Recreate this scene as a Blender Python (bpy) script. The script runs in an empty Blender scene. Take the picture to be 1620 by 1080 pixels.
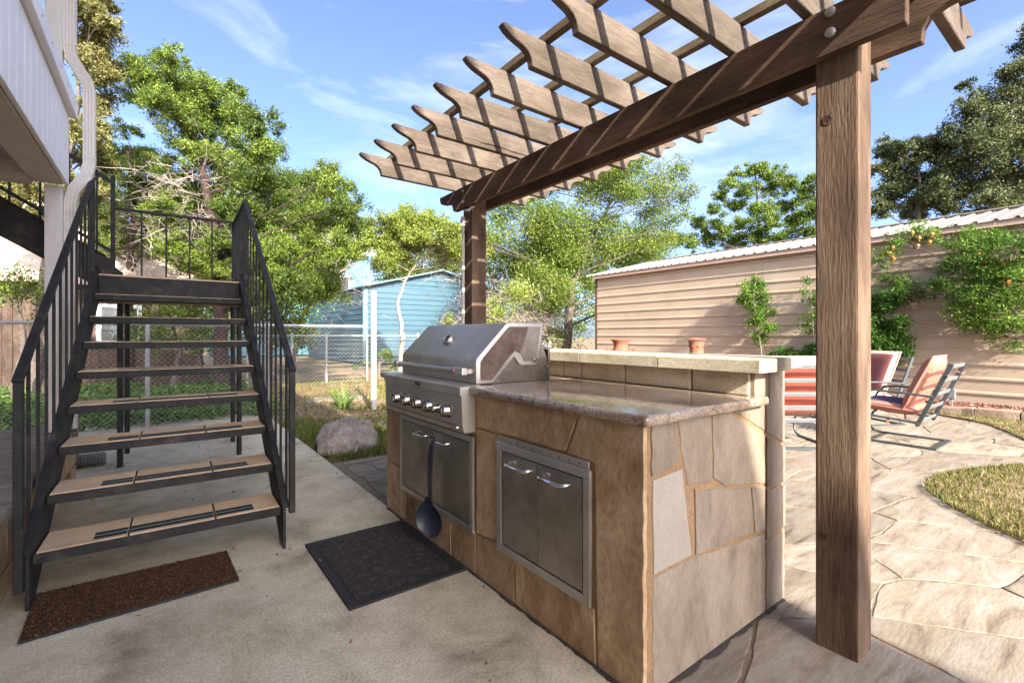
import bpy, bmesh, math, random
import numpy as np
from mathutils import Vector, Matrix, noise as mnoise

S = bpy.context.scene
COL = S.collection
rnd = random.Random(11)

# ------------------------------------------------------------------ camera
YAW = math.atan(555 / 742.0)
cam_data = bpy.data.cameras.new("camera")
cam_data.sensor_width = 36.0
cam_data.lens = 742 / 1620 * 36
cam_data.shift_y = -10 / 1620
cam_data.clip_start = 0.05
cam_data.clip_end = 600
cam = bpy.data.objects.new("camera", cam_data)
cam.location = (0, 0, 1.2)
cam.rotation_euler = (math.radians(90), 0, -YAW)
COL.objects.link(cam)
S.camera = cam

# ------------------------------------------------------------------ sky, sun, exposure
SUN_DIR = Vector((0.24, 1.0, -0.60)).normalized()          # the way the light travels
SUN_EL = math.asin(-SUN_DIR.z)
SUN_ROT = math.atan2(-SUN_DIR.x, -SUN_DIR.y)
world = bpy.data.worlds.new("World")
S.world = world
world.use_nodes = True
wn, wl = world.node_tree.nodes, world.node_tree.links
wn.clear()
sky = wn.new("ShaderNodeTexSky")
sky.sky_type = 'NISHITA'
sky.sun_disc = False
sky.sun_elevation = SUN_EL
sky.sun_rotation = SUN_ROT
sky.altitude = 300
sky.air_density = 0.33
sky.dust_density = 3.6
sky.ozone_density = 3.4
tc = wn.new("ShaderNodeTexCoord")
mp = wn.new("ShaderNodeMapping")
mp.inputs["Scale"].default_value = (2.2, 3.0, 9.0)
mp.inputs["Rotation"].default_value = (0.15, 0.25, 0.6)
wl.new(tc.outputs["Generated"], mp.inputs["Vector"])
n1 = wn.new("ShaderNodeTexNoise")
n1.inputs["Scale"].default_value = 1.1
n1.inputs["Detail"].default_value = 9
n1.inputs["Roughness"].default_value = 0.62
n1.inputs["Distortion"].default_value = 0.7
wl.new(mp.outputs["Vector"], n1.inputs["Vector"])
r1 = wn.new("ShaderNodeValToRGB")
r1.color_ramp.elements[0].position = 0.47
r1.color_ramp.elements[0].color = (0.02, 0.02, 0.02, 1)
r1.color_ramp.elements[1].position = 0.80
r1.color_ramp.elements[1].color = (0.48, 0.48, 0.48, 1)
wl.new(n1.outputs["Fac"], r1.inputs["Fac"])
cmix = wn.new("ShaderNodeMix")
cmix.data_type = 'RGBA'
cmix.inputs["B"].default_value = (2.2, 2.25, 2.35, 1)
wl.new(r1.outputs["Color"], cmix.inputs["Factor"])
wl.new(sky.outputs["Color"], cmix.inputs["A"])
bg = wn.new("ShaderNodeBackground")
bg.inputs["Strength"].default_value = 0.15
wl.new(cmix.outputs["Result"], bg.inputs["Color"])
wo = wn.new("ShaderNodeOutputWorld")
wl.new(bg.outputs["Background"], wo.inputs["Surface"])

sun_data = bpy.data.lights.new("sun", 'SUN')
sun_data.energy = 2.9
sun_data.angle = math.radians(0.5)
sun_data.color = (1.0, 0.94, 0.84)
sun = bpy.data.objects.new("sun", sun_data)
sun.rotation_euler = SUN_DIR.to_track_quat('-Z', 'Y').to_euler()
sun.location = (-3, -12, 9)
COL.objects.link(sun)

S.render.engine = 'CYCLES'
S.view_settings.view_transform = 'Standard'
S.view_settings.look = 'None'
S.view_settings.exposure = 2.4
S.view_settings.gamma = 1.0
S.view_settings.use_curve_mapping = False

# ------------------------------------------------------------------ helpers
def hexc(h):
    h = h.lstrip('#')
    out = []
    for i in (0, 2, 4):
        c = int(h[i:i + 2], 16) / 255
        out.append(c / 12.92 if c <= 0.04045 else ((c + 0.055) / 1.055) ** 2.4)
    return (*out, 1.0)

MATS = {}
def material(name, cols, scale=4.0, stretch=(1, 1, 1), detail=7, rough=0.8, bump=0.25, bscale=None,
             bdist=0.01, metallic=0.0, fine=0.18, fscale=60, rand=1.0, stain=None, sscale=1.2, spos=(0.55, 0.75),
             spec=0.5, bright=0.0, distort=0.3, rrange=0.0, stain2=None, s2scale=2.5, s2pos=(0.66, 0.74)):
    """noise ramp + fine grain + optional stains, with bump; object space, offset per object"""
    if name in MATS:
        return MATS[name]
    m = bpy.data.materials.new(name)
    m.use_nodes = True
    N, L = m.node_tree.nodes, m.node_tree.links
    b = N["Principled BSDF"]
    t = N.new("ShaderNodeTexCoord")
    oi = N.new("ShaderNodeObjectInfo")
    off = N.new("ShaderNodeVectorMath"); off.operation = 'SCALE'
    comb = N.new("ShaderNodeCombineXYZ")
    for i in range(3):
        L.new(oi.outputs["Random"], comb.inputs[i])
    L.new(comb.outputs[0], off.inputs[0]); off.inputs["Scale"].default_value = 37.0 * rand
    add = N.new("ShaderNodeVectorMath"); add.operation = 'ADD'
    L.new(t.outputs["Object"], add.inputs[0]); L.new(off.outputs[0], add.inputs[1])
    mpg = N.new("ShaderNodeMapping"); mpg.inputs["Scale"].default_value = stretch
    L.new(add.outputs[0], mpg.inputs["Vector"])
    no = N.new("ShaderNodeTexNoise"); no.inputs["Scale"].default_value = scale
    no.inputs["Detail"].default_value = detail; no.inputs["Roughness"].default_value = 0.62
    no.inputs["Distortion"].default_value = distort
    L.new(mpg.outputs[0], no.inputs["Vector"])
    rp = N.new("ShaderNodeValToRGB")
    els = rp.color_ramp.elements
    while len(els) < len(cols):
        els.new(0.5)
    for e, (p, c) in zip(els, cols):
        e.position = p; e.color = hexc(c) if isinstance(c, str) else c
    L.new(no.outputs["Fac"], rp.inputs["Fac"])
    colr = rp.outputs["Color"]
    nf = N.new("ShaderNodeTexNoise"); nf.inputs["Scale"].default_value = fscale; nf.inputs["Detail"].default_value = 4
    L.new(mpg.outputs[0], nf.inputs["Vector"])
    if stain:
        ns = N.new("ShaderNodeTexNoise"); ns.inputs["Scale"].default_value = sscale; ns.inputs["Detail"].default_value = 6
        ns.inputs["Roughness"].default_value = 0.65
        L.new(add.outputs[0], ns.inputs["Vector"])
        rs = N.new("ShaderNodeValToRGB")
        rs.color_ramp.elements[0].position = spos[0]; rs.color_ramp.elements[0].color = (0, 0, 0, 1)
        rs.color_ramp.elements[1].position = spos[1]; rs.color_ramp.elements[1].color = (0.85, 0.85, 0.85, 1)
        L.new(ns.outputs["Fac"], rs.inputs["Fac"])
        mx = N.new("ShaderNodeMix"); mx.data_type = 'RGBA'
        L.new(rs.outputs["Color"], mx.inputs["Factor"]); L.new(colr, mx.inputs["A"])
        mx.inputs["B"].default_value = hexc(stain)
        colr = mx.outputs["Result"]
    if stain2:
        n2 = N.new("ShaderNodeTexNoise"); n2.inputs["Scale"].default_value = s2scale; n2.inputs["Detail"].default_value = 8
        n2.inputs["Roughness"].default_value = 0.7; n2.inputs["Distortion"].default_value = 0.6
        a2 = N.new("ShaderNodeVectorMath"); a2.operation = 'ADD'; a2.inputs[1].default_value = (13.1, 7.7, 3.3)
        L.new(add.outputs[0], a2.inputs[0]); L.new(a2.outputs[0], n2.inputs["Vector"])
        r2 = N.new("ShaderNodeValToRGB")
        r2.color_ramp.elements[0].position = s2pos[0]; r2.color_ramp.elements[0].color = (0, 0, 0, 1)
        r2.color_ramp.elements[1].position = s2pos[1]; r2.color_ramp.elements[1].color = (0.7, 0.7, 0.7, 1)
        L.new(n2.outputs["Fac"], r2.inputs["Fac"])
        x2 = N.new("ShaderNodeMix"); x2.data_type = 'RGBA'
        L.new(r2.outputs["Color"], x2.inputs["Factor"]); L.new(colr, x2.inputs["A"]); x2.inputs["B"].default_value = hexc(stain2)
        colr = x2.outputs["Result"]
    if fine > 0:
        mr = N.new("ShaderNodeMapRange")
        mr.inputs["From Min"].default_value = 0.3; mr.inputs["From Max"].default_value = 0.7
        mr.inputs["To Min"].default_value = 1 - fine; mr.inputs["To Max"].default_value = 1 + fine
        L.new(nf.outputs["Fac"], mr.inputs["Value"])
        vm = N.new("ShaderNodeVectorMath"); vm.operation = 'SCALE'
        L.new(colr, vm.inputs[0]); L.new(mr.outputs[0], vm.inputs["Scale"])
        colr = vm.outputs[0]
    if bright > 0:      # piece-to-piece shade of the material itself
        mb_ = N.new("ShaderNodeMapRange"); mb_.inputs["To Min"].default_value = 1 - bright; mb_.inputs["To Max"].default_value = 1 + bright
        L.new(oi.outputs["Random"], mb_.inputs["Value"])
        v2 = N.new("ShaderNodeVectorMath"); v2.operation = 'SCALE'
        L.new(colr, v2.inputs[0]); L.new(mb_.outputs[0], v2.inputs["Scale"])
        colr = v2.outputs[0]
    L.new(colr, b.inputs["Base Color"])
    b.inputs["Roughness"].default_value = rough
    if rrange > 0:
        m3 = N.new("ShaderNodeMapRange"); m3.inputs["To Min"].default_value = max(0.03, rough - rrange); m3.inputs["To Max"].default_value = min(1, rough + rrange)
        L.new(no.outputs["Fac"], m3.inputs["Value"]); L.new(m3.outputs[0], b.inputs["Roughness"])
    b.inputs["Metallic"].default_value = metallic
    b.inputs["Specular IOR Level"].default_value = spec
    if bump > 0:
        ma = N.new("ShaderNodeMath"); ma.operation = 'MULTIPLY_ADD'
        L.new(no.outputs["Fac"], ma.inputs[0]); ma.inputs[1].default_value = 1.0
        L.new(nf.outputs["Fac"], ma.inputs[2])
        bp = N.new("ShaderNodeBump"); bp.inputs["Strength"].default_value = bump; bp.inputs["Distance"].default_value = bdist
        L.new(ma.outputs[0], bp.inputs["Height"]); L.new(bp.outputs[0], b.inputs["Normal"])
    MATS[name] = m
    return m

def timber(name, axis, pale, mid, dark, crack='#1e150e', bright=0.08):
    """rough-sawn weathered wood: soft blotches, fine grain along the axis, a few checks"""
    m = bpy.data.materials.new(name); m.use_nodes = True
    N, L = m.node_tree.nodes, m.node_tree.links
    b = N["Principled BSDF"]
    t = N.new("ShaderNodeTexCoord"); oi = N.new("ShaderNodeObjectInfo")
    cb_ = N.new("ShaderNodeCombineXYZ")
    for i in range(3): L.new(oi.outputs["Random"], cb_.inputs[i])
    of = N.new("ShaderNodeVectorMath"); of.operation = 'SCALE'; of.inputs["Scale"].default_value = 41; L.new(cb_.outputs[0], of.inputs[0])
    ad = N.new("ShaderNodeVectorMath"); ad.operation = 'ADD'; L.new(t.outputs["Object"], ad.inputs[0]); L.new(of.outputs[0], ad.inputs[1])
    def stretched(al, ac, sc, det, dist, rough=0.6):
        mp_ = N.new("ShaderNodeMapping"); mp_.inputs["Scale"].default_value = {'x': (al, ac, ac), 'y': (ac, al, ac), 'z': (ac, ac, al)}[axis]
        L.new(ad.outputs[0], mp_.inputs["Vector"])
        n_ = N.new("ShaderNodeTexNoise"); n_.inputs["Scale"].default_value = sc; n_.inputs["Detail"].default_value = det
        n_.inputs["Distortion"].default_value = dist; n_.inputs["Roughness"].default_value = rough
        L.new(mp_.outputs[0], n_.inputs["Vector"]); return n_.outputs["Fac"]
    def ramp(fac, stops):
        r_ = N.new("ShaderNodeValToRGB"); e = r_.color_ramp.elements
        while len(e) < len(stops): e.new(0.5)
        for q, (p_, c_) in zip(e, stops): q.position = p_; q.color = hexc(c_) if isinstance(c_, str) else (c_, c_, c_, 1)
        L.new(fac, r_.inputs["Fac"]); return r_.outputs["Color"]
    blot = stretched(0.8, 2.2, 2.2, 6, 0.4)
    grain = stretched(0.55, 26, 2.6, 8, 0.5, 0.7)
    saw = stretched(9, 55, 2.2, 4, 0.0)
    chk = stretched(0.35, 9, 2.3, 5, 0.6)
    col_ = ramp(blot, [(0.32, dark), (0.5, mid), (0.68, pale)])
    def mul(c, fac, lo, hi):
        mr_ = N.new("ShaderNodeMapRange"); mr_.inputs["From Min"].default_value = 0.3; mr_.inputs["From Max"].default_value = 0.7
        mr_.inputs["To Min"].default_value = lo; mr_.inputs["To Max"].default_value = hi; L.new(fac, mr_.inputs["Value"])
        v_ = N.new("ShaderNodeVectorMath"); v_.operation = 'SCALE'; L.new(c, v_.inputs[0]); L.new(mr_.outputs[0], v_.inputs["Scale"]); return v_.outputs[0]
    col_ = mul(col_, grain, 0.78, 1.2); col_ = mul(col_, saw, 0.82, 1.18)
    mr2 = N.new("ShaderNodeMapRange"); mr2.inputs["To Min"].default_value = 1 - bright; mr2.inputs["To Max"].default_value = 1 + bright; L.new(oi.outputs["Random"], mr2.inputs["Value"])
    v2 = N.new("ShaderNodeVectorMath"); v2.operation = 'SCALE'; L.new(col_, v2.inputs[0]); L.new(mr2.outputs[0], v2.inputs["Scale"])
    ck = ramp(chk, [(0.70, 0.0), (0.735, 0.8)])
    mx = N.new("ShaderNodeMix"); mx.data_type = 'RGBA'; L.new(ck, mx.inputs["Factor"]); L.new(v2.outputs[0], mx.inputs["A"]); mx.inputs["B"].default_value = hexc(crack)
    L.new(mx.outputs["Result"], b.inputs["Base Color"])
    b.inputs["Roughness"].default_value = 0.9; b.inputs["Specular IOR Level"].default_value = 0.2
    ma = N.new("ShaderNodeMath"); ma.operation = 'ADD'; L.new(grain, ma.inputs[0]); L.new(saw, ma.inputs[1])
    mb2 = N.new("ShaderNodeMath"); mb2.operation = 'SUBTRACT'; L.new(ma.outputs[0], mb2.inputs[0]); L.new(ck, mb2.inputs[1])
    bp = N.new("ShaderNodeBump"); bp.inputs["Strength"].default_value = 0.6; bp.inputs["Distance"].default_value = 0.005
    L.new(mb2.outputs[0], bp.inputs["Height"]); L.new(bp.outputs[0], b.inputs["Normal"])
    MATS[name] = m
    return m

def leaf_material(name, cols, trans=0.35, rough=0.55, spec=0.3):
    """colour ramp over a per-leaf value, with light passing through the leaf"""
    if name in MATS:
        return MATS[name]
    m = bpy.data.materials.new(name); m.use_nodes = True
    N, L = m.node_tree.nodes, m.node_tree.links
    b = N["Principled BSDF"]
    at = N.new("ShaderNodeAttribute"); at.attribute_name = "leaf_value"
    rp = N.new("ShaderNodeValToRGB"); els = rp.color_ramp.elements
    while len(els) < len(cols):
        els.new(0.5)
    for e, (p, c) in zip(els, cols):
        e.position = p; e.color = hexc(c) if isinstance(c, str) else c
    L.new(at.outputs["Fac"], rp.inputs["Fac"])
    L.new(rp.outputs["Color"], b.inputs["Base Color"])
    b.inputs["Roughness"].default_value = rough
    b.inputs["Specular IOR Level"].default_value = spec
    tr = N.new("ShaderNodeBsdfTranslucent"); L.new(rp.outputs["Color"], tr.inputs["Color"])
    mx = N.new("ShaderNodeMixShader"); mx.inputs[0].default_value = trans
    L.new(b.outputs[0], mx.inputs[1]); L.new(tr.outputs[0], mx.inputs[2])
    L.new(mx.outputs[0], N["Material Output"].inputs["Surface"])
    MATS[name] = m
    return m

def tag(o, label=None, cat=None, group=None, kind=None):
    if label: o["label"] = label
    if cat: o["category"] = cat
    if group: o["group"] = group
    if kind: o["kind"] = kind
    return o

def thing(name, label, cat, loc=(0, 0, 0), rotz=0.0, group=None):
    o = bpy.data.objects.new(name, None)
    COL.objects.link(o)
    o.empty_display_size = 0.2
    o.location = loc
    o.rotation_euler = (0, 0, rotz)
    return tag(o, label, cat, group)

def origin_of(o):
    v = Vector((0, 0, 0))
    while o:
        v += o.location; o = o.parent
    return v

def link_mesh(name, me, parent=None):
    o = bpy.data.objects.new(name, me)
    COL.objects.link(o)
    if parent: o.parent = parent
    return o

class MB:
    """collects shapes; build() links them as one mesh object"""
    def __init__(self):
        self.v = []; self.f = []
    def add(self, vs, fs):
        n = len(self.v); self.v += [tuple(p) for p in vs]; self.f += [tuple(i + n for i in q) for q in fs]; return self
    def box(self, x0, x1, y0, y1, z0, z1):
        return self.add([(x0, y0, z0), (x1, y0, z0), (x1, y1, z0), (x0, y1, z0), (x0, y0, z1), (x1, y0, z1), (x1, y1, z1), (x0, y1, z1)],
                        [(0, 3, 2, 1), (4, 5, 6, 7), (0, 1, 5, 4), (1, 2, 6, 5), (2, 3, 7, 6), (3, 0, 4, 7)])
    def bar(self, p, q, w, h, up=(0, 0, 1)):
        p, q = Vector(p), Vector(q); d = (q - p).normalized(); u = Vector(up)
        s = d.cross(u)
        if s.length < 1e-4: s = d.cross(Vector((0, 1, 0)))
        s.normalize(); u = s.cross(d).normalized()
        vs = []
        for e in (p, q):
            for a, b_ in ((-1, -1), (1, -1), (1, 1), (-1, 1)):
                vs.append(e + s * a * w / 2 + u * b_ * h / 2)
        return self.add(vs, [(3, 2, 1, 0), (4, 5, 6, 7), (0, 1, 5, 4), (1, 2, 6, 5), (2, 3, 7, 6), (3, 0, 4, 7)])
    def tube(self, pts, r, n=8, caps=True):
        pts = [Vector(p) for p in pts]; k = len(pts)
        rs = r if isinstance(r, (list, tuple)) else [r] * k
        vs = []; fs = []; prev = None
        for i, p in enumerate(pts):
            d = (pts[min(i + 1, k - 1)] - pts[max(i - 1, 0)])
            if d.length < 1e-9: d = Vector((0, 0, 1))
            d.normalize()
            if prev is None:
                s = d.cross(Vector((0, 0, 1)))
                if s.length < 0.05: s = d.cross(Vector((1, 0, 0)))
            else:
                s = prev - d * prev.dot(d)
                if s.length < 1e-4: s = d.orthogonal()
            s.normalize(); prev = s; u = d.cross(s)
            for j in range(n):
                a = 2 * math.pi * j / n
                vs.append(p + (s * math.cos(a) + u * math.sin(a)) * rs[i])
        for i in range(k - 1):
            for j in range(n):
                a = i * n + j; b_ = i * n + (j + 1) % n
                fs.append((a, b_, b_ + n, a + n))
        if caps:
            fs.append(tuple(reversed(range(n)))); fs.append(tuple(range((k - 1) * n, k * n)))
        return self.add(vs, fs)
    def lathe(self, prof, n=24, c=(0, 0, 0), axis=(0, 0, 1)):
        ax = Vector(axis).normalized(); s = ax.orthogonal().normalized(); u = ax.cross(s); c = Vector(c)
        vs = []; fs = []
        for (r, z) in prof:
            for j in range(n):
                a = 2 * math.pi * j / n
                vs.append(c + ax * z + (s * math.cos(a) + u * math.sin(a)) * r)
        for i in range(len(prof) - 1):
            for j in range(n):
                a = i * n + j; b_ = i * n + (j + 1) % n
                fs.append((a, b_, b_ + n, a + n))
        fs.append(tuple(reversed(range(n)))); fs.append(tuple(range((len(prof) - 1) * n, len(prof) * n)))
        return self.add(vs, fs)
    def prism(self, poly, axis, c0, c1):
        n = len(poly); vs = []
        for c in (c0, c1):
            for (a, b_) in poly:
                vs.append({'x': (c, a, b_), 'y': (a, c, b_), 'z': (a, b_, c)}[axis])
        fs = [tuple(reversed(range(n))), tuple(range(n, 2 * n))] + [(i, (i + 1) % n, (i + 1) % n + n, i + n) for i in range(n)]
        return self.add(vs, fs)
    def build(self, name, mat, parent=None, smooth=False, bevel=0.0, seg=1, world=True, loc=None, recalc=True):
        o_ = origin_of(parent) if (parent and world) else Vector((0, 0, 0))
        if loc is not None: o_ = Vector(loc)
        me = bpy.data.meshes.new(name)
        bm = bmesh.new()
        vv = [bm.verts.new((p[0] - o_.x, p[1] - o_.y, p[2] - o_.z)) for p in self.v]
        for q in self.f:
            try: bm.faces.new([vv[i] for i in q])
            except ValueError: pass
        if recalc: bmesh.ops.recalc_face_normals(bm, faces=bm.faces)
        if bevel > 0:
            es = [e for e in bm.edges if len(e.link_faces) == 2 and e.calc_face_angle(0) > 0.5]
            bmesh.ops.bevel(bm, geom=es, offset=bevel, segments=seg, affect='EDGES', profile=0.6, clamp_overlap=True)
        if smooth:
            for fc in bm.faces: fc.smooth = True
            for e in bm.edges:
                if len(e.link_faces) == 2 and e.calc_face_angle(0) > 0.75: e.smooth = False
        bm.to_mesh(me); bm.free()
        if mat:
            for mm in (mat if isinstance(mat, (list, tuple)) else [mat]): me.materials.append(mm)
        o = link_mesh(name, me, parent)
        if loc is not None: o.location = loc
        return o

def clip_poly(poly, a, b, c):
    """keep the side a*x+b*y<=c"""
    out = []
    for i in range(len(poly)):
        p, q = poly[i], poly[(i + 1) % len(poly)]
        dp, dq = a * p[0] + b * p[1] - c, a * q[0] + b * q[1] - c
        if dp <= 0: out.append(p)
        if (dp < 0 < dq) or (dq < 0 < dp):
            t = dp / (dp - dq); out.append((p[0] + t * (q[0] - p[0]), p[1] + t * (q[1] - p[1])))
    return out

def inset_poly(poly, d):
    """shrink a convex counter-clockwise polygon"""
    area = sum(poly[i][0] * poly[(i + 1) % len(poly)][1] - poly[(i + 1) % len(poly)][0] * poly[i][1] for i in range(len(poly)))
    if area < 0: poly = poly[::-1]
    out = poly
    for i in range(len(poly)):
        p, q = poly[i], poly[(i + 1) % len(poly)]
        ex, ey = q[0] - p[0], q[1] - p[1]; l = math.hypot(ex, ey)
        if l < 1e-6: continue
        a, b = ey / l, -ex / l
        out = clip_poly(out, a, b, a * p[0] + b * p[1] - d)
        if len(out) < 3: return []
    return out

def rough_edge(poly, step, amp, r):
    """subdivide the outline and shift its points a little, as broken stone"""
    out = []
    for i in range(len(poly)):
        p, q = poly[i], poly[(i + 1) % len(poly)]
        l = math.hypot(q[0] - p[0], q[1] - p[1]); n = max(1, int(l / step))
        for k in range(n):
            t = k / n; j = amp if k else amp * 0.5
            out.append((p[0] + t * (q[0] - p[0]) + r.uniform(-j, j), p[1] + t * (q[1] - p[1]) + r.uniform(-j, j)))
    return out

def stone_piece(name, poly, axis, c0, c1, mat, parent, r, step=0.09, amp=0.004, edge=0.006, tilt=0.0, world=True, warp=0.0):
    """slab with a rough outline and worn edges; c0 back, c1 face"""
    area = sum(poly[i][0] * poly[(i + 1) % len(poly)][1] - poly[(i + 1) % len(poly)][0] * poly[i][1] for i in range(len(poly)))
    if area < 0: poly = poly[::-1]
    ring = rough_edge(poly, step, amp, r)
    if warp:            # one smooth field bends both sides of a joint alike
        ring = [(a + warp * mnoise.noise(Vector((a * 2.3, b * 2.3, 1.7))), b + warp * mnoise.noise(Vector((a * 2.3, b * 2.3, 8.3)))) for a, b in ring]
    cx = sum(p[0] for p in ring) / len(ring); cy = sum(p[1] for p in ring) / len(ring)
    def shr(d):
        o = []
        for (a, b) in ring:
            l = math.hypot(a - cx, b - cy) or 1
            o.append((a - (a - cx) / l * d, b - (b - cy) / l * d))
        return o
    s = 1 if c1 > c0 else -1
    rings = [(ring, c0), (ring, c1 - s * edge * 0.8), (shr(edge * 0.45), c1 - s * edge * 0.2), (shr(edge * 1.4), c1)]
    mb = MB(); n = len(ring); vs = []; fs = []
    tx, ty = r.uniform(-tilt, tilt), r.uniform(-tilt, tilt)
    for k, (pp, c) in enumerate(rings):
        for (a, b) in pp:
            cc = c + (tx * (a - cx) + ty * (b - cy) if k else 0)
            vs.append({'x': (cc, a, b), 'y': (a, cc, b), 'z': (a, b, cc)}[axis])
    for k in range(3):
        for i in range(n):
            fs.append((k * n + i, k * n + (i + 1) % n, (k + 1) * n + (i + 1) % n, (k + 1) * n + i))
    fs.append(tuple(range(3 * n, 4 * n)))
    mb.add(vs, fs)
    return mb.build(name, mat, parent, world=world)
# ------------------------------------------------------------------ materials
M_concrete = material("concrete", [(0.25, '#6f6350'), (0.38, '#a4967c'), (0.52, '#bfb196'), (0.75, '#d6cbb4')], scale=2.4, rough=0.88, bump=0.22, bdist=0.003,
                      fine=0.24, fscale=95, rand=0, stain='#85745a', sscale=1.2, spos=(0.48, 0.7), detail=12, stain2='#5d452c', s2scale=2.1, s2pos=(0.63, 0.74))
M_mortar = material("mortar", [(0.3, '#7f6344'), (0.7, '#957654')], scale=6, rough=0.95, bump=0.5, bdist=0.004, fine=0.2, fscale=90, rand=0)
M_joint = material("patio_joint", [(0.3, '#6a5b49'), (0.7, '#84735c')], scale=9, rough=0.95, bump=0.5, bdist=0.004, fine=0.25, fscale=90, rand=0)
M_flag = material("flagstone", [(0.30, '#524437'), (0.40, '#736554'), (0.5, '#837664'), (0.70, '#91887c')], scale=2.0, stretch=(1.1, 5.5, 2), rough=0.85,
                  bump=0.35, bdist=0.004, fine=0.14, fscale=22, bright=0.17, stain='#8a5c34', sscale=0.9, spos=(0.6, 0.8), distort=0.8, detail=12)
M_stoneF = material("sandstone_brown", [(0.25, '#7b5d40'), (0.42, '#a0805c'), (0.56, '#b39672'), (0.8, '#c2a986')], scale=2.8, stretch=(1, 1.7, 1.0), rough=0.85,
                    bump=0.4, bdist=0.004, fine=0.2, fscale=36, bright=0.12, stain='#7b5a3b', sscale=2.6, spos=(0.5, 0.8), distort=0.8, detail=12, stain2='#4a3726', s2scale=3.2, s2pos=(0.6, 0.74))
M_stoneE = material("sandstone_pale", [(0.25, '#5f5143'), (0.42, '#7c6c5a'), (0.58, '#8a7a67'), (0.8, '#978775')], scale=2.6, stretch=(1.6, 1, 0.9), rough=0.85,
                    bump=0.4, bdist=0.004, fine=0.12, fscale=40, bright=0.1, stain='#735d45', sscale=2.2, spos=(0.52, 0.8), distort=1.2, detail=10)
M_stoneW = material("limestone_white", [(0.3, '#948878'), (0.7, '#a09485')], scale=3, rough=0.85, bump=0.25, bdist=0.003, fine=0.06)
M_cap = material("ledge_limestone", [(0.25, '#8f8268'), (0.5, '#b3a68c'), (0.75, '#c6bba6')], scale=4, stretch=(1, 1, 2), rough=0.85, bump=0.35, bdist=0.004, fine=0.15, stain='#6f6450', sscale=3, spos=(0.56, 0.8))
M_granite = material("granite", [(0.22, '#3a332d'), (0.38, '#7a6a5a'), (0.5, '#a8927a'), (0.62, '#8f8378'), (0.8, '#c4b8a8')], scale=16, rough=0.09, bump=0.0,
                     fine=0.45, fscale=160, rand=0, stain='#6b5546', sscale=4, spos=(0.45, 0.75), spec=0.6, distort=1.5)
def wood(name, axis, a, b, c, d, bright=0.12):
    st = {'x': (0.9, 20, 20), 'y': (20, 0.9, 20), 'z': (20, 20, 0.9)}[axis]
    return material(name, [(0.2, a), (0.42, b), (0.6, c), (0.82, d)], scale=2.4, stretch=st, rough=0.88, bump=0.75, bdist=0.005, fine=0.3, fscale=8,
                    bright=bright, spec=0.25, distort=0.8, stain=a, sscale=3.5, spos=(0.58, 0.85))
M_woodX = timber("weathered_cedar_x", 'x', '#74695d', '#62564b', '#4b4035')
M_woodY = timber("weathered_cedar_y", 'y', '#705747', '#5b4738', '#413228', bright=0.04)
M_woodZ = timber("weathered_cedar_z", 'z', '#786553', '#645141', '#4a3a2e', bright=0.04)
M_lath = timber("lichen_lath", 'y', '#88806a', '#6d5d48', '#483b2c')
M_knot = material("knot", [(0.3, '#2c1b11'), (0.7, '#54341f')], scale=30, rough=0.8, bump=0.5)
M_steel = material("stainless", [(0.3, '#b3aa9c'), (0.7, '#c6beb2')], scale=3, rough=0.48, bump=0.0, metallic=0.9, fine=0.03, fscale=60,
                   rand=0.3, stain='#a19482', sscale=2.6, spos=(0.45, 0.8), rrange=0.14)
M_steel_dirty = material("stained_stainless", [(0.3, '#7c7268'), (0.7, '#a39a8f')], scale=5, rough=0.36, bump=0.1, bdist=0.002, metallic=0.95, fine=0.12,
                         stain='#5b4634', sscale=5, spos=(0.42, 0.7), rrange=0.15)
M_soot = material("heat_stain", [(0.25, '#3d3027'), (0.55, '#5c4a3d'), (0.8, '#75665a')], scale=14, rough=0.6, bump=0.3, bdist=0.002, metallic=0.4, fine=0.25)
M_knob = material("worn_knob_steel", [(0.3, '#8d857a'), (0.7, '#a89f93')], scale=20, rough=0.2, bump=0, metallic=1.0, fine=0.1)
M_door = material("smudged_stainless", [(0.3, '#9a9183'), (0.7, '#b0a799')], scale=2.2, rough=0.4, bump=0.0, metallic=0.9, fine=0.05, fscale=70,
                  rand=1, stain='#6c5f50', sscale=3.0, spos=(0.42, 0.74), rrange=0.16)
M_chrome = material("chrome", [(0.3, '#cfcfcf'), (0.7, '#e2e2e2')], rough=0.07, bump=0, metallic=1.0, fine=0)
M_black = material("black_steel", [(0.3, '#141210'), (0.5, '#211e1b'), (0.75, '#322d28')], scale=9, rough=0.68, bump=0.35, bdist=0.002, fine=0.3, fscale=70, spec=0.35,
                   stain='#574d42', sscale=7, spos=(0.55, 0.78))
M_void = material("dark_gap", [(0.3, '#0c0b0a'), (0.7, '#15120f')], rough=0.9, bump=0)
M_tile = material("tread_tile", [(0.3, '#ab8f6f'), (0.55, '#c9a983'), (0.8, '#d6bb99')], scale=3, rough=0.6, bump=0.1, bdist=0.002, fine=0.08, bright=0.07, stain='#7a5a3d', sscale=3, spos=(0.6, 0.85))
M_grip = material("grip_tape", [(0.3, '#161616'), (0.7, '#222222')], scale=60, rough=0.95, bump=0.4, bdist=0.001)
M_glow = material("grip_line", [(0.3, '#9db3a0'), (0.7, '#b5c7b5')], rough=0.7, bump=0, fine=0.1)
M_rubber = material("rubber", [(0.3, '#191817'), (0.7, '#262422')], scale=20, rough=0.75, bump=0.2, bdist=0.002, fine=0.2)
M_rib = material("dusty_rubber_rib", [(0.3, '#1c1715'), (0.5, '#2b2521'), (0.75, '#463e38')], scale=30, rough=0.85, bump=0.3, bdist=0.002, fine=0.3)
M_coir = material("coir", [(0.2, '#2b1a10'), (0.5, '#4f3422'), (0.75, '#6b4b33')], scale=50, rough=1.0, bump=1.0, bdist=0.006, fine=0.5, fscale=240, detail=9)
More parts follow.
